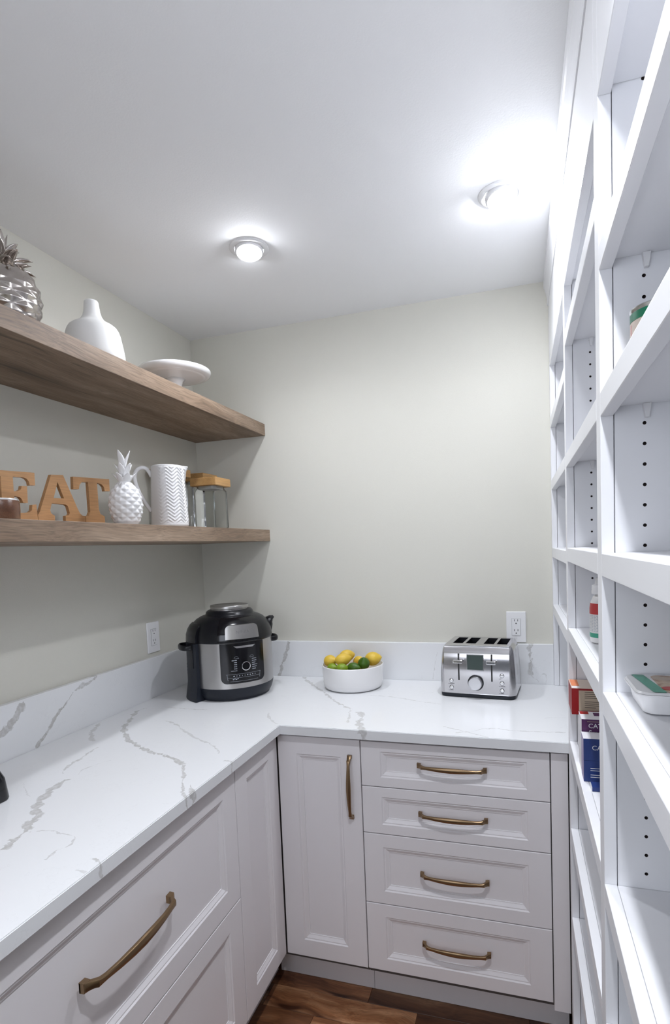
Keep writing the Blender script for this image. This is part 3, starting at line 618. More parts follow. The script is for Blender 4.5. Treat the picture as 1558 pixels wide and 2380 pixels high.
tag(obj('print', fix(bm), PRINT, cp), kind='stuff')
Fd = frame(cyl(radians(1.5), PR - 0.001, 0.1350), (1, 0, 0), (0, 0, 1), (0, -1, 0))
bm = B(); lathe(bm, [(0.0175, 0), (0.0172, 0.008), (0.0165, 0.011), (0.0135, 0.0115), (0.0130, 0.0095), (0.001, 0.0095)], 32, mat=Fd); dl = obj('dial', bm, BLKG, cp, True)
bm = B(); lathe(bm, [(0.0170, 0.0098), (0.0168, 0.0118), (0.0145, 0.0122), (0.0142, 0.0110)], 32, mat=Fd, cap0=False, cap1=False); obj('dial_ring', bm, CHROME, dl, True)
# condenser column on its left with vents
bm = B(); curved(bm, interp([(0.170, 0.0), (0.167, 0.02), (0.161, 0.06), (0.160, 0.12), (0.160, 0.24)]), radians(-90), radians(25), 0.0004, 0.2215, 0.014, 0.0, bot_round=False, nu=22, nv=22, back=0.05); col_ = obj('condenser_column', bm, NAVYBLK, mc, True, ang=40)
bm = B(); curved(bm, interp([(0.160, 0.2240), (0.1585, 0.248), (0.152, 0.268), (0.142, 0.284), (0.128, 0.296)]), radians(-90), radians(25), 0.2235, 0.2930, 0.014, 0.016, bot_round=False, nu=22, nv=22, back=0.04); obj('lid_hinge', bm, BLK, lid, True, ang=40)
bm = B(); curved(bm, lambda z: 0.1735, radians(-76.5), radians(5.5), 0.125, 0.222, 0.0022, 0.004, nu=8, nv=10); obj('latch', bm, BLK, col_, True, ang=35)
bm = B()
for k in range(4): curved(bm, lambda z: 0.1735, radians(-105), radians(4), 0.092 + 0.012 * k, 0.0975 + 0.012 * k, 0.0012, 0, nu=6, nv=2)
tag(obj('vent', bm, SLOT, col_), kind='stuff')
for sg, hz, r0 in ((-1, 0.205, 0.172), (1, 0.205, 0.158)):
    bm = B(); path = []
    for k in range(13):
        a = -pi / 2 + pi * k / 12; path.append(cyl(sg * radians(90), r0 - 0.006 + 0.036 * max(0.0, cos(a)) ** 0.55, hz)); path[-1] = (path[-1][0], path[-1][1] + 0.046 * sin(a), hz)
    sweep(bm, path, (0.0045, 0.0105), 12); obj('side_handle', fix(bm), BLK, mc, True)
bm = B(); sweep(bm, [cyl(radians(84), .148, .228), cyl(radians(84), .150, .246), cyl(radians(84), .150, .264), cyl(radians(84), .155, .279), cyl(radians(84), .166, .288), cyl(radians(84), .176, .292)], [(0.034, 0.014), (0.036, 0.018), (0.034, 0.022), (0.030, 0.019), (0.022, 0.011), (0.013, 0.005)], 14); obj('steam_spout', fix(bm), BLK, lid, True)

# ------------------------------------------------------------------ toaster
tr_ = thing('toaster', 'brushed steel four-slot toaster with two levers and a round dial, below the outlet', 'toaster', (1.2690, -0.1500, ZC + 0.0006), radians(-5.4))
def rrect(w, d, r, n=6):
    out = []
    for cx, cy, a0 in ((w / 2 - r, d / 2 - r, 0), (-w / 2 + r, d / 2 - r, 90), (-w / 2 + r, -d / 2 + r, 180), (w / 2 - r, -d / 2 + r, 270)):
        for k in range(n + 1):
            a = radians(a0 + 90 * k / n); out.append((cx + r * cos(a), cy + r * sin(a)))
    return out
def loft(bm, secs, mi=0, cap=True):
    R = [[bm.verts.new((x, y + dy, z)) for x, y in rrect(w, d, r)] for w, d, r, z, dy in secs]
    n = len(R[0])
    for a, b_ in zip(R, R[1:]):
        for i in range(n): bm.faces.new((a[i], a[(i + 1) % n], b_[(i + 1) % n], b_[i])).material_index = mi
    if cap: bm.faces.new(list(reversed(R[0]))).material_index = mi; bm.faces.new(R[-1]).material_index = mi
    return R
bm = B(); loft(bm, [(0.262, 0.205, 0.022, 0.0, 0), (0.268, 0.211, 0.024, 0.003, 0), (0.268, 0.211, 0.024, 0.014, 0)]); obj('base', bm, NAVYBLK, tr_, True)
bm = B()
SB = [(0.274, 0.214, 0.026, 0.0145, 0), (0.274, 0.212, 0.026, 0.05, 0.001), (0.270, 0.206, 0.026, 0.10, -0.001), (0.262, 0.198, 0.028, 0.15, -0.004), (0.256, 0.194, 0.028, 0.172, -0.001), (0.245, 0.190, 0.026, 0.184, 0.004), (0.234, 0.186, 0.022, 0.190, 0.006)]
R = loft(bm, SB, cap=False); bm.faces.new(list(reversed(R[0])))
# top with four real slot openings
top_z = 0.190; xs_ = [(-0.0945, -0.0575), (-0.0465, -0.0095), (0.0195, 0.0565), (0.0665, 0.1035)]; y0s, y1s = -0.052, 0.075
ring = R[-1]
xe = sorted({-0.117, 0.117, *[x for p in xs_ for x in p]}); ye = [-0.0865, y0s, y1s, 0.0985]
gv = {(i, j): bm.verts.new((x, y, top_z)) for i, x in enumerate(xe) for j, y in enumerate(ye)}
for i in range(len(xe) - 1):
    for j in range(3):
        hole = j == 1 and any(abs(xe[i] - a) < 1e-6 for a, b_ in xs_)
        if not hole: bm.faces.new((gv[i, j], gv[i + 1, j], gv[i + 1, j + 1], gv[i, j + 1]))
obj('housing', bm, STEEL_H, tr_, True, ang=35)
bm = B()
for a, b_ in xs_:
    v = {(i, j, k): bm.verts.new((x, y, z)) for i, x in enumerate((a, b_)) for j, y in enumerate((y0s, y1s)) for k, z in enumerate((0.05, top_z))}
    for c in (((0, 0, 0), (1, 0, 0), (1, 1, 0), (0, 1, 0)), ((0, 0, 0), (0, 0, 1), (1, 0, 1), (1, 0, 0)), ((0, 1, 0), (1, 1, 0), (1, 1, 1), (0, 1, 1)), ((0, 0, 0), (0, 1, 0), (0, 1, 1), (0, 0, 1)), ((1, 0, 0), (1, 0, 1), (1, 1, 1), (1, 1, 0))): bm.faces.new([v[q] for q in c])
    box(bm, a, b_, y0s, y0s + 0.004, 0.10, 0.180)
obj('slot_well', bm, BLK, tr_)
# front plate, leaning back slightly
tilt = 0.0
FP = Matrix.Translation((0, -0.1085, 0.018)) @ Matrix.Rotation(-tilt, 4, 'X')
FX = FP @ frame((0, 0, 0), (1, 0, 0), (0, 0, 1), (0, -1, 0))   # x right, y up, z out of the plate
bm = B(); pf = [(0.0, 0.0012), (0.0012, 0.0018), (0.09, 0.0018), (0.115, 0.0014), (0.130, 0.0003), (0.142, -0.0018), (0.152, -0.0048), (0.160, -0.0085), (0.166, -0.0125), (0.170, -0.0165)]
prism(bm, pf + [(a, b_ - 0.006) for a, b_ in reversed(pf)], -0.1165, 0.1165, lambda a, b_, h: tuple(FX @ Vector((h, a, b_)))); fpl = obj('front_plate', fix(bm), STEEL_H, tr_, True, ang=30)
bm = B(); box(bm, -0.1165, 0.1165, 0.1675, 0.1730, -0.024, -0.0125, 0.0018, 3, mat=FX); obj('top_lip', bm, CHROME, fpl)
for cx in (-0.0625, 0.0555):
    bm = B(); box(bm, cx - 0.0026, cx + 0.0026, 0.047, 0.144, -0.002, 0.0024, mat=FX); tk = obj('lever_track', bm, SLOT, fpl)
    bm = B(); box(bm, cx - 0.0170, cx + 0.0170, 0.1115, 0.1245, 0.006, 0.024, 0.003, 3, mat=FX); box(bm, cx - 0.003, cx + 0.003, 0.115, 0.121, 0.0012, 0.008, mat=FX); obj('lever', bm, CHROME, tr_)
bm = B(); box(bm, -0.0330, 0.0275, 0.0830, 0.1425, -0.003, 0.0036, 0.0008, 1, mat=FX); sf = obj('screen_frame', bm, CHROME, fpl)
bm = B(); box(bm, -0.0310, 0.0255, 0.0870, 0.1405, 0.0026, 0.0042, 0.0004, 1, mat=FX); obj('screen', bm, SCREEN, sf)
KN = FX @ Matrix.Translation((-0.0020, 0.0395, 0.001))
bm = B(); lathe(bm, [(0.0285, 0.0), (0.0285, 0.003), (0.0270, 0.0034)], 48, mat=KN); kb = obj('dial_seat', bm, BLK, fpl, True)
bm = B(); lathe(bm, [(0.0245, 0.0035), (0.0240, 0.019), (0.0225, 0.0215), (0.0205, 0.0215), (0.020, 0.0205), (0.0008, 0.0205)], 48, mat=KN); obj('dial', bm, KNOB, tr_, True)
for bx, by in ((-0.0905, 0.0440), (-0.0900, 0.0190), (0.0905, 0.0700), (0.0905, 0.0430), (0.0905, 0.0165)):
    K2 = FX @ Matrix.Translation((bx, by, 0.0012))
    bm = B(); lathe(bm, [(0.0080, 0.0), (0.0080, 0.0010), (0.0072, 0.0010), (0.0070, 0.0004)], 24, mat=K2, cap1=False); bb = obj('button_seat', bm, BLK, fpl, True)
    bm = B(); lathe(bm, [(0.0066, 0.0), (0.0065, 0.0028), (0.0052, 0.0034), (0.001, 0.0036)], 24, mat=K2); obj('button', bm, CHROME, bb, True)
bm = B()
for bx, by, n in ((-0.0905, 0.0325, 5), (-0.0900, 0.0085, 4), (0.0905, 0.0585, 2), (0.0905, 0.0310, 5), (0.0905, 0.0060, 4)):
    for k in range(n):
        box(bm, bx - 0.011 + 0.0046 * k, bx - 0.0075 + 0.0046 * k, by - 0.0012, by - 0.0002, 0.0017, 0.0021, mat=FX)
        if k: box(bm, bx - 0.009 + 0.0040 * k, bx - 0.006 + 0.0040 * k, by + 0.0006, by + 0.0016, 0.0017, 0.0021, mat=FX)
tag(obj('print', bm, SLOT, fpl), kind='stuff')

# ------------------------------------------------------------------ fruit bowl
BX, BY = 0.7620, -0.1560
bw = thing('fruit_bowl', 'round straight-sided white bowl filled with lemons and limes', 'bowl', (BX, BY, ZC + 0.0006))
bm = B(); lathe(bm, [(0.100, 0.0), (0.106, 0.001), (0.113, 0.005), (0.118, 0.013), (0.1205, 0.026), (0.1245, 0.091), (0.1240, 0.0945), (0.1222, 0.0955), (0.1203, 0.0945), (0.1198, 0.091), (0.1160, 0.028), (0.1120, 0.017), (0.100, 0.0115), (0.02, 0.011)], 72)
obj('shell', bm, CERAM, bw, True, ang=180)
def citrus(name, lab, cat, px, r, ln, rot, mat, group, nip=True):
    t = thing(name, lab, cat, px, 0, group); t.rotation_euler = rot
    pr = []
    n = 22
    for k in range(n + 1):
        a = pi * k / n; z = -cos(a) * ln; q = sin(a) * r
        if nip and k > n - 5: z += (k - (n - 5)) * r * 0.055
        if nip and k < 2: z -= (2 - k) * r * 0.04
        pr.append((max(q, 0.0007), z))
    bm = B(); lathe(bm, pr, 28); obj('fruit', bm, mat, t, True, ang=180)
    bm = B(); lathe(bm, [(0.0030, -ln - r * 0.075), (0.0030, -ln + 0.002)], 8); obj('stem_end', bm, STEM, t, True)
    return t
def at(u, v, y):
    d = CF + CR * ((u - 821.07) / 1279.95) - CU * ((v - 1354.45) / 1279.95)
    return CAM_LOC + d * ((y - CAM_LOC.y) / d.y)
GL, GM = 'lemons in the bowl', 'limes in the bowl'
citrus('lemon', 'yellow lemon at the left rim of the bowl', 'lemon', at(767.5, 1536, -0.175), 0.0240, 0.027, (radians(80), 0, radians(70)), LEMON, GL)
citrus('lemon', 'yellow lemon pointing its tip left, front of the pair heaped in the middle', 'lemon', at(797, 1533, -0.192), 0.0245, 0.031, (radians(80), 0, radians(115)), LEMON, GL)
citrus('lemon', 'topmost yellow lemon, rear of the pair heaped in the middle', 'lemon', at(806, 1524, -0.130), 0.0250, 0.030, (radians(85), 0, radians(125)), LEMON, GL)
citrus('lemon', 'yellow lemon half hidden behind the dark round lime', 'lemon', at(834, 1538, -0.105), 0.0235, 0.028, (radians(60), 0, radians(20)), LEMON, GL)
citrus('lemon', 'largest yellow lemon, at the right rim of the bowl', 'lemon', at(866, 1531, -0.140), 0.0280, 0.031, (radians(82), 0, radians(105)), LEMON, GL)
citrus('lime', 'light green lime low at the left front of the bowl', 'lime', at(773, 1552, -0.205), 0.0180, 0.022, (radians(85), 0, radians(80)), LIMEL, GM)
citrus('lime', 'light green lime at the front of the bowl beside the long dark lime', 'lime', at(795, 1553, -0.232), 0.0185, 0.023, (radians(88), 0, radians(100)), LIMEL, GM)
citrus('lime', 'long dark green lime lying at the front rim of the bowl', 'lime', at(822, 1551, -0.222), 0.0190, 0.026, (radians(90), 0, radians(80)), LIME, GM)
citrus('lime', 'dark green round lime standing highest, in front of the largest lemon', 'lime', at(846, 1542, -0.198), 0.0235, 0.0245, (radians(30), radians(10), 0), LIME, GM)
# lower layer that carries the heap
for k, (dx, dy, z_) in enumerate(((-0.062, -0.030, 0.042), (-0.010, -0.064, 0.042), (0.055, -0.045, 0.042), (0.066, 0.025, 0.045), (0.005, 0.012, 0.050), (-0.045, 0.048, 0.042), (0.022, 0.070, 0.042))):
    citrus('lemon', 'yellow lemon buried in the bottom layer of the bowl', 'lemon', (BX + dx, BY + dy, ZC + z_), 0.0265, 0.030, (radians(90), 0, radians(50 * k)), LEMON, GL)

# ------------------------------------------------------------------ upper shelf
df = thing('diffuser', 'matte white bottle-shaped vase with a narrow neck, on the upper oak shelf', 'vase', (0.2405, -0.8930, ZUT + 0.0006))
bm = B(); lathe(bm, [(0.079, 0.0), (0.081, 0.001), (0.081, 0.005)], 64); obj('foot', bm, NAVYBLK, df, True)
bm = B(); lathe(bm, [(0.0835, 0.0052), (0.0848, 0.007), (0.0830, 0.030), (0.0790, 0.060), (0.0735, 0.088), (0.0700, 0.099), (0.0650, 0.107), (0.0570, 0.1135), (0.0430, 0.121), (0.0330, 0.129), (0.0262, 0.140), (0.0225, 0.153), (0.0205, 0.170), (0.0195, 0.1805), (0.0175, 0.1840), (0.0120, 0.1850), (0.0100, 0.1800), (0.0095, 0.160)], 64); obj('body', bm, CERAM_M, df, True, ang=180)
ck = thing('cake_stand', 'shiny white footed cake stand on the upper oak shelf near the corner', 'cake stand', (0.1900, -0.4180, ZUT + 0.0006))
bm = B(); lathe(bm, [(0.058, 0.0), (0.060, 0.002), (0.058, 0.006), (0.040, 0.012), (0.027, 0.024), (0.0215, 0.045), (0.0215, 0.070), (0.0260, 0.088), (0.0360, 0.0975)], 56); obj('pedestal', bm, CERAM, ck, True, ang=180)
bm = B(); lathe(bm, [(0.0360, 0.0976), (0.075, 0.1010), (0.100, 0.1030), (0.108, 0.1040), (0.1095, 0.1058), (0.113, 0.1062), (0.121, 0.1085), (0.1280, 0.1140), (0.1310, 0.1220), (0.1310, 0.1270), (0.1290, 0.1295), (0.1265, 0.1290), (0.1240, 0.1255), (0.119, 0.1230), (0.02, 0.1225)], 80); obj('plate', bm, CERAM, ck, True, ang=180)
def pineapple(name, lab, loc, mat, prof, rows, amp, leaves, rz=0.0, turns=8):
    t = thing(name, lab, 'pineapple figurine', loc, rz)
    zt = prof[-1][1]; f = interp(prof)
    bm = B(); P = []
    nz = 84
    for k in range(nz + 1):
        z = zt * k / nz; P.append((f(z), z))
    z1, z2 = prof[1][1], zt * 0.93
    def rf(r, z, a):
        if z < z1 * 0.6 or z > z2: return r
        s = (z / zt) * rows; u = a / (2 * pi) * turns
        p, q = (s + u) % 1.0, (s - u) % 1.0
        e = min(p, 1 - p, q, 1 - q) * 2          # 0 on the grooves, 1 at the boss
        w_ = min(1, (z - z1 * 0.6) / (0.1 * zt)) * min(1, (z2 - z) / (0.08 * zt))
        return r + amp * (e - 0.35) * max(0, w_)
    lathe(bm, P, 128, rfun=rf); obj('body', bm, mat, t, True, ang=180)
    for k, (n, z, r, ln, out, wd, curl) in enumerate(leaves):
        for i in range(n):
            a = 2 * pi * (i + 0.5 * (k % 2)) / n; d = Vector((cos(a), sin(a), 0)); pth = []; rad = []
            for j in range(8):
                s = j / 7; pth.append(d * (r + out * (s ** 1.4)) + Vector((0, 0, z + ln * (s - curl * s * s))))
                w_ = wd * (0.75 + 0.5 * s) * (1 - s ** 2.2) + 0.0012; rad.append((w_, w_ * 0.36))
            bm = B(); sweep(bm, pth, rad, 10, up=d if curl < .3 else Vector((0, 0, 1))); obj('leaf', fix(bm), mat, t, True, ang=180)
    return t
pineapple('pineapple_figurine', 'silver glazed pineapple with curling leaves at the left end of the upper oak shelf', (0.1980, -1.1470, ZUT + 0.0006), SILVER,
          [(0.050, 0.0), (0.066, 0.020), (0.080, 0.060), (0.0845, 0.090), (0.080, 0.122), (0.066, 0.152), (0.044, 0.172), (0.028, 0.178)], 6, 0.0042,
          [(8, 0.160, 0.026, 0.040, 0.050, 0.018, 0.80), (7, 0.168, 0.018, 0.062, 0.052, 0.018, 0.58), (6, 0.176, 0.010, 0.082, 0.036, 0.016, 0.42), (4, 0.176, 0.004, 0.092, 0.014, 0.013, 0.15)], 0.25, 8)

# ------------------------------------------------------------------ lower shelf
pineapple('pineapple_figurine', 'white ceramic pineapple standing between the word sign and the pitcher', (0.2850, -0.8560, ZLT + 0.0006), CERAM,
          [(0.031, 0.0), (0.037, 0.010), (0.0455, 0.040), (0.0475, 0.062), (0.0450, 0.085), (0.0370, 0.106), (0.0240, 0.122), (0.0160, 0.130), (0.0145, 0.140)], 6, 0.0050,
          [(6, 0.124, 0.010, 0.034, 0.024, 0.0120, 0.10), (5, 0.146, 0.006, 0.040, 0.021, 0.0125, 0.06), (3, 0.170, 0.003, 0.052, 0.018, 0.0120, 0.0), (1, 0.150, 0.000, 0.040, 0.000, 0.016, 0.0)], 0.55, 9)
# pitcher
pt = thing('pitcher', 'white ceramic pitcher with raised chevron pattern and a loop handle', 'pitcher', (0.2500, -0.5900, ZLT + 0.0006))
SPOUT = math.atan2(0.62, 0.785); HAND = SPOUT + pi
def pit_r(z): return 0.0635 - 0.0095 * (z / 0.21) ** 0.8 if z > 0.008 else 0.0560 + 0.007 * sqrt(max(0, z / 0.008))
def pit_f(r, z, a):
    d = (a - SPOUT + pi) % (2 * pi) - pi
    sp = max(0, 1 - abs(d) / 0.42); sp = sp * sp * (3 - 2 * sp)
    r += 0.016 * sp * max(0, (z - 0.168) / 0.042) ** 1.6
    if abs(d) < 2.25 and 0.012 < z < 0.204:
        nz_ = 9; u = (a / (2 * pi)) * nz_; tri = abs((u % 1.0) - 0.5) * 2
        s = (z / 0.0118 + tri * 1.45) % 1.0
        rid = 1.0 if 0.15 < s < 0.62 else 0.0
        e = min(1, (2.25 - abs(d)) / 0.5, (z - 0.012) / 0.012)
        r += 0.0021 * rid * e
    return r
P = [(pit_r(z), z) for z in [0.0, 0.002, 0.005, 0.008] + [0.010 + 0.00118 * k for k in range(170)]]
P = P + [(P[-1][0] - 0.0006, 0.2117), (P[-1][0] - 0.003, 0.2117), (P[-1][0] - 0.004, 0.209), (0.051, 0.12), (0.055, 0.02), (0.02, 0.010)]
bm = B(); lathe(bm, P, 220, rfun=lambda r, z, a: pit_f(r, z, a) if True else r); obj('body', bm, CERAM, pt, True, ang=180)
dh = Vector((cos(HAND), sin(HAND), 0)); hp = []
for rr2, zz in ((0.052, 0.176), (0.058, 0.190), (0.068, 0.203), (0.084, 0.206), (0.099, 0.196), (0.106, 0.178), (0.105, 0.158), (0.099, 0.135), (0.088, 0.108), (0.076, 0.085), (0.066, 0.068), (0.059, 0.058)): hp.append(dh * rr2 + Vector((0, 0, zz)))
def smooth(pts, n=4):
    out = []
    for i in range(len(pts) - 1):
        p0, p1, p2, p3 = pts[max(0, i - 1)], pts[i], pts[i + 1], pts[min(len(pts) - 1, i + 2)]
        for k in range(n):
            t_ = k / n; out.append(0.5 * ((2 * p1) + (p2 - p0) * t_ + (2 * p0 - 5 * p1 + 4 * p2 - p3) * t_ * t_ + (3 * p1 - p0 - 3 * p2 + p3) * t_ ** 3))
    return out + [pts[-1]]
bm = B(); sweep(bm, smooth(hp), (0.0065, 0.0042), 12, up=dh.cross(Vector((0, 0, 1)))); obj('handle', fix(bm), CERAM, pt, True, ang=180)
# word sign
sg_ = thing('word_sign', 'bamboo word sign with cut-out letters reading EAT', 'sign', (0.180, -1.03, ZLT + 0.0006))
def letter(pts, hole=None):
    bm = B(); f3 = lambda a, b_, h: (h, a + 1.03, b_ - ZLT - 0.0006)
    if hole is None: prism(bm, pts, -0.010, 0.0, f3)
    else:
        for h, rev in ((-0.010, True), (0.0, False)):
            a = [bm.verts.new(f3(p[0], p[1], h)) for p in pts]; c = [bm.verts.new(f3(p[0], p[1], h)) for p in hole]
            es = [bm.edges.new((a[i], a[(i + 1) % len(a)])) for i in range(len(a))] + [bm.edges.new((c[i], c[(i + 1) % len(c)])) for i in range(len(c))]
            bmesh.ops.triangle_fill(bm, edges=es, use_beauty=True)
            if not rev: A1, C1 = a, c
            else: A0, C0 = a, c
        for p, q in ((A0, A1), (C0, C1)):
            for i in range(len(p)): bm.faces.new((p[i], q[i], q[(i + 1) % len(p)], p[(i + 1) % len(p)]))
    return fix(bm)
bm = B(); box(bm, -0.036, 0.022, -0.210, 0.236, 0.0, 0.0060, 0.001, 1); obj('plinth', bm, BAMBOO, sg_)
for pts, hole in ((LET_E, None), (LET_A, LET_AH), (LET_T, None)): obj('letter', letter(pts, hole), BAMBOO, sg_)
# wooden bowl cut by the frame
wb = thing('small_bowl', 'small glossy dark wooden bowl with a white liner, beside the letter E', 'bowl', (0.2900, -1.2900, ZLT + 0.0006))
bm = B(); lathe(bm, [(0.040, 0.0), (0.043, 0.002), (0.0440, 0.020), (0.0440, 0.040), (0.0425, 0.043), (0.0405, 0.043), (0.0395, 0.040), (0.039, 0.012), (0.02, 0.008)], 48); obj('shell', bm, DARKWOOD, wb, True)
bm = B(); lathe(bm, [(0.0385, 0.0125), (0.0390, 0.040), (0.0400, 0.0455), (0.0390, 0.0470), (0.0370, 0.0455), (0.036, 0.015), (0.01, 0.0135)], 48); obj('liner', bm, CERAM, wb, True)
# square glass jars
def jar(loc, rz, lab, dz=0.0):
    t = thing('glass_jar', lab, 'jar', loc, rz, 'square glass jars with wooden lids')
    bm = B(); W = 0.103
    secs = [(W - 0.014, W - 0.014, 0.016, 0.0, 0), (W - 0.004, W - 0.004, 0.020, 0.003, 0), (W, W, 0.022, 0.010, 0), (W, W, 0.022, 0.140, 0), (W - 0.004, W - 0.004, 0.021, 0.152, 0), (W - 0.014, W - 0.014, 0.022, 0.160, 0), (W - 0.016, W - 0.016, 0.022, 0.168, 0)]
    secs = [(a, b_, c, d + (dz if d > 0.1 else 0), e) for a, b_, c, d, e in secs]
    R_ = loft(bm, secs, cap=False); bm.faces.new(list(reversed(R_[0]))); obj('vessel', fix(bm), GLASSM, t, True, ang=50)
    bm = B(); box(bm, -0.0575, 0.0575, -0.0575, 0.0575, 0.1685 + dz, 0.2000 + dz, 0.0025, 2); l = obj('lid', bm, LIDWOOD, t)
    bm = B(); loft(bm, [(W - 0.0235, W - 0.0235, 0.018, 0.157 + dz, 0), (W - 0.0235, W - 0.0235, 0.018, 0.1688 + dz, 0)]); obj('seal', bm, paint('jar_seal', (0.75, 0.75, 0.73), 0.5), l)
jar((0.2430, -0.2980, ZLT + 0.0006), 0.0, 'square glass jar with wooden lid, nearest and farthest right of the three')
jar((0.0875, -0.1325, ZLT + 0.0006), 0.0, 'taller square glass jar with wooden lid, half hidden behind the front jar', 0.046)
jar((0.0800, -0.3275, ZLT + 0.0006), 0.0, 'taller square glass jar with wooden lid, mostly hidden behind the pitcher', 0.046)

# ------------------------------------------------------------------ appliance cut by the left edge of the picture
ap = thing('coffee_maker', 'black and red coffee machine with a clear tank, far left on the counter', 'coffee maker', (0.150, -1.400, ZC + 0.0006))
bm = B(); loft(bm, [(0.196, 0.250, 0.022, 0.0, 0), (0.200, 0.254, 0.024, 0.004, 0), (0.192, 0.246, 0.024, 0.050, 0), (0.176, 0.228, 0.022, 0.074, 0)]); obj('base', bm, BLKG, ap, True)
bm = B(); loft(bm, [(0.150, 0.206, 0.022, 0.0745, 0.009), (0.150, 0.206, 0.022, 0.190, 0.009)]); obj('water_tank', bm, TANK, ap, True)
bm = B(); loft(bm, [(0.160, 0.216, 0.022, 0.1905, 0.008), (0.168, 0.224, 0.024, 0.215, 0.006), (0.168, 0.224, 0.026, 0.265, 0.006), (0.150, 0.205, 0.030, 0.280, 0.006)]); obj('top_housing', bm, paint('gloss_red', (0.34, 0.01, 0.015), 0.2, coat=0.4), ap, True)

# ------------------------------------------------------------------ groceries on the white shelves
# can
cn = thing('food_can', 'food can with a green band and cream label behind a shelf edge, nearest bay', 'can', (1.6065, -1.3820, 1.698 + 0.0006))
bm = B(); lathe(bm, [(0.0355, 0.0), (0.0372, 0.001), (0.0372, 0.004), (0.0360, 0.006), (0.0360, 0.0890), (0.0372, 0.0910), (0.0372, 0.0940), (0.0362, 0.0950), (0.0345, 0.0930), (0.0335, 0.0900), (0.01, 0.0900)], 48); obj('tin', bm, TIN, cn, True)
bm = B(); lathe(bm, [(0.03635, 0.0065), (0.03635, 0.0770)], 48, cap0=False, cap1=False); lb = obj('label', bm, BEIGE, cn, True)
bm = B(); lathe(bm, [(0.03640, 0.0775), (0.03640, 0.0888)], 48, cap0=False, cap1=False); obj('label_band', bm, GREEN, cn, True)
def cwrap(bm, r, a0, z0):
    for v in bm.verts:
        a = a0 + v.co.x / r; v.co = Vector(((r + v.co.z) * cos(a), (r + v.co.z) * sin(a), z0 + v.co.y))
    return bm
bm = cwrap(text_bm('Ground', 0.0165), 0.0366, radians(-124), 0.0400); obj('lettering', bm, INK, lb)
bm = cwrap(text_bm('fortified', 0.0075), 0.0366, radians(-129), 0.0580); obj('lettering', bm, INK, lb)
bm = cwrap(text_bm('I', 0.02, 0.0003), 0.0366, radians(-172), 0.066); obj('label_stripe', bm, PINK, lb)
# food tray
TZ = 1.2385 + 0.0006
ft = thing('food_tray', 'shallow white plastic food tray with a pasta picture on its film lid, nearest bay', 'food tray', (1.680, -1.4035, TZ))
bm = B(); loft(bm, [(0.206, 0.092, 0.014, 0.0, 0), (0.214, 0.099, 0.016, 0.002, 0), (0.226, 0.107, 0.018, 0.0265, 0), (0.236, 0.116, 0.020, 0.0272, 0), (0.236, 0.116, 0.020, 0.0290, 0)]); obj('tub', bm, PLATEW, ft, True)
bm = B(); loft(bm, [(0.234, 0.114, 0.020, 0.0293, 0), (0.230, 0.110, 0.020, 0.0320, 0)]); film = obj('film_lid', bm, PLATEW, ft, True)
bm = B(); loft(bm, [(0.196, 0.100, 0.012, 0.0322, 0), (0.196, 0.100, 0.012, 0.0325, 0)])
for v in bm.verts: v.co.x += 0.015; v.co.y -= 0.003
obj('lid_picture', bm, FOOD, film)
bm = B(); loft(bm, [(0.016, 0.100, 0.003, 0.0326, -0.002), (0.016, 0.100, 0.003, 0.0330, -0.002)])
for v in bm.verts: v.co.x -= 0.094 + v.co.y * 0.10
obj('label_stripe', bm, TEAL, film)
bm = B(); lathe(bm, [(0.013, 0.0326), (0.013, 0.0331)], 24, mat=Matrix.Translation((-0.070, -0.030, 0)) @ Matrix.Diagonal((1, 0.75, 1, 1))); obj('tomato_picture', bm, TOMATO, film)
bm = B(); box(bm, -0.066, -0.052, -0.0588, -0.0575, 0.0225, 0.0292); obj('date_stamp', bm, INK, ft)
# boxes
def carton(name, lab, x0, x1, y0, y1, z0, z1, mf, mt, ms, extra=None):
    t = thing(name, lab, 'box', ((x0 + x1) / 2, (y0 + y1) / 2, z0))
    ox, oy = t.location.x, t.location.y
    bm = B(); vs_ = box(bm, x0 - ox, x1 - ox, y0 - oy, y1 - oy, 0, z1 - z0); bm.normal_update()
    for f in bm.faces:
        if f.normal.z > .5: f.material_index = 1
        elif abs(f.normal.x) > .5: f.material_index = 2
    obj('carton', bm, [mf, mt, ms], t)
    return t
def face_panel(t, name, x0, x1, z0, z1, mat, off=0.0004):      # flat print on the -y face (x from the left edge, z from the bottom)
    d = t.children[0].data; xm = min(v.co.x for v in d.vertices); ym = min(v.co.y for v in d.vertices)
    bm = B(); box(bm, xm + x0, xm + x1, ym - off, ym - 0.0001, z0, z1); return obj(name, bm, mat, t)
def face_text(t, s, size, x, z, mat, off=0.0006):
    d = t.children[0].data; xm = min(v.co.x for v in d.vertices); ym = min(v.co.y for v in d.vertices)
    return obj('lettering', xf(text_bm(s, size, 0.0002), frame((xm + x, ym - off, z), (1, 0, 0), (0, 0, 1), (0, -1, 0))), mat, t)
def top_panel_(t, x0, x1, y0, y1, mat, name='print', h=0.0004):
    d = t.children[0].data; xm = min(v.co.x for v in d.vertices); ym = min(v.co.y for v in d.vertices); zm = max(v.co.z for v in d.vertices)
    bm = B(); box(bm, xm + x0, xm + x1, ym + y0, ym + y1, zm + 0.0001, zm + h); return obj(name, bm, mat, t)
ZS = 0.936 + 0.0006
rb = carton('food_box', 'red box with a cream text panel, topmost and rearmost of the boxes', 1.5345, 1.680, -0.8060, -0.7120, 1.0400, 1.1060, RED, BEIGE, RED)
face_panel(rb, 'text_panel', 0.0165, 0.135, 0.0100, 0.0610, CREAM)
for k, L_ in enumerate((.050, .062, .046, .058, .0, .040, .054, .034, .026)):
    if L_: face_panel(rb, 'text_line', 0.030, 0.030 + L_, 0.0565 - 0.0048 * k, 0.0575 - 0.0048 * k, INK, 0.0007)
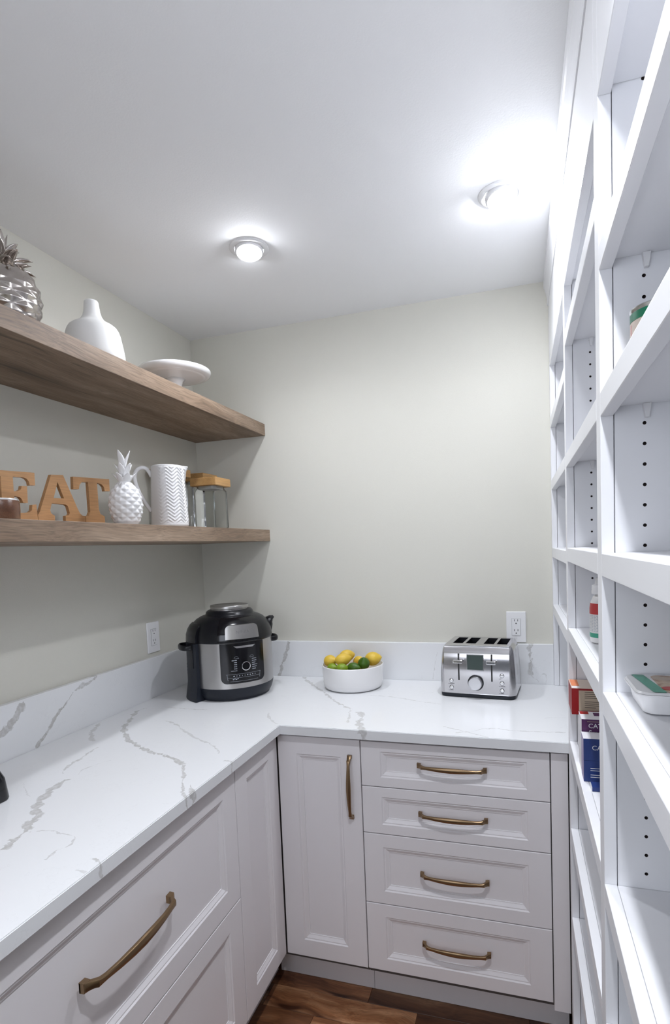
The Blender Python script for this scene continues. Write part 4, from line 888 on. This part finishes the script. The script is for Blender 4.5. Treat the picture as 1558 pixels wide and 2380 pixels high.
top_panel_(rb, 0.002, 0.020, 0.006, 0.022, BOXW); top_panel_(rb, 0.002, 0.020, 0.026, 0.090, ORANGE)
ub = carton('food_box', 'plain pale box standing underneath the red box', 1.5560, 1.680, -0.8060, -0.7120, ZS, 1.0396, BEIGE, BEIGE, BOXW)
pb = carton('pasta_box', 'purple and white pasta box between the red box and the blue boxes', 1.5460, 1.690, -0.9150, -0.8530, ZS, 1.0626, PURPLE, BOXW, BOXW)
face_text(pb, 'CATELLI', 0.0150, 0.042, 0.1105, BOXW); face_text(pb, 'Smart', 0.0160, 0.034, 0.0945, BOXW)
for z_ in (0.1225,): face_panel(pb, 'gold_stripe', 0.012, 0.080, z_ - 0.0022, z_ - 0.0014, CREAM)
top_panel_(pb, 0.001, 0.020, 0.040, 0.060, RED); top_panel_(pb, 0.030, 0.060, 0.028, 0.052, PURPLE)
bb_ = carton('pasta_box', 'blue pasta box lying flat on top of another blue box', 1.5445, 1.690, -0.9650, -0.9180, ZS + 0.0480, ZS + 0.0975, BLUE, BOXW, LILAC)
face_text(bb_, 'CATELLI', 0.0150, 0.045, 0.029, BOXW); face_text(bb_, 'spaghetti', 0.0070, 0.046, 0.013, CREAM)
bb2 = carton('pasta_box', 'blue pasta box with small white text, lowest of the two stacked blue boxes', 1.5445, 1.690, -0.9650, -0.9180, ZS, ZS + 0.0475, BLUE, BLUE, LILAC)
for k, L_ in enumerate((.052, .066, .0, .058, .070)):
    if L_: face_panel(bb2, 'text_line', 0.014, 0.014 + L_, 0.0300 - 0.0050 * k, 0.0312 - 0.0050 * k, BOXW, 0.0006)
bb3 = carton('food_packet', 'small flat blue packet lying in front of the stacked blue boxes', 1.5560, 1.640, -1.0150, -0.9850, ZS, ZS + 0.009, BLUE, BLUE, BOXW)
# bottle with a white cap
bo = thing('squeeze_bottle', 'milky bottle with a white cap and red label, partly hidden by the white upright', 'bottle', (1.5960, -0.9250, 1.2430 + 0.0006))
bm = B(); lathe(bm, [(0.026, 0.0), (0.030, 0.003), (0.031, 0.012), (0.031, 0.075), (0.029, 0.092), (0.024, 0.104), (0.017, 0.110)], 40); bd = obj('body', bm, MILKY, bo, True)
bm = B(); lathe(bm, [(0.0315, 0.014), (0.0315, 0.024)], 40, cap0=False, cap1=False); obj('label_band', bm, TEAL, bd, True)
bm = B(); lathe(bm, [(0.0316, 0.066), (0.0314, 0.078), (0.0300, 0.090)], 40, cap0=False, cap1=False); obj('label_band', bm, REDL, bd, True)
bm = B()
for k in range(11):
    for j in range(14):
        a = radians(190 + 13 * j + 3 * (k % 2)); r = 0.03135; p = [(a, 0.028 + 0.0034 * k), (a + 0.14, 0.028 + 0.0034 * k), (a + 0.14, 0.0294 + 0.0034 * k), (a, 0.0294 + 0.0034 * k)]
        bm.faces.new([bm.verts.new((r * cos(q), r * sin(q), z)) for q, z in p])
tag(obj('label_text', bm, PRINT, bd), kind='stuff')
bm = B(); lathe(bm, [(0.0265, 0.1102), (0.0270, 0.112), (0.0260, 0.130), (0.0200, 0.132), (0.0185, 0.144), (0.0165, 0.146), (0.004, 0.146)], 40); obj('cap', bm, PLATEW, bo, True)
# small packet low in the middle bay
sp = thing('snack_packet', 'small brown-red snack packet leaning low in the middle shelving bay', 'packet', (1.640, -0.890, 0.694 + 0.0006), radians(20))
bm = B(); loft(bm, [(0.080, 0.006, 0.002, 0.0, 0), (0.084, 0.030, 0.012, 0.020, 0), (0.084, 0.034, 0.014, 0.060, 0), (0.080, 0.022, 0.009, 0.090, 0), (0.078, 0.004, 0.0015, 0.105, 0)]); obj('pouch', bm, BROWN, sp, True)
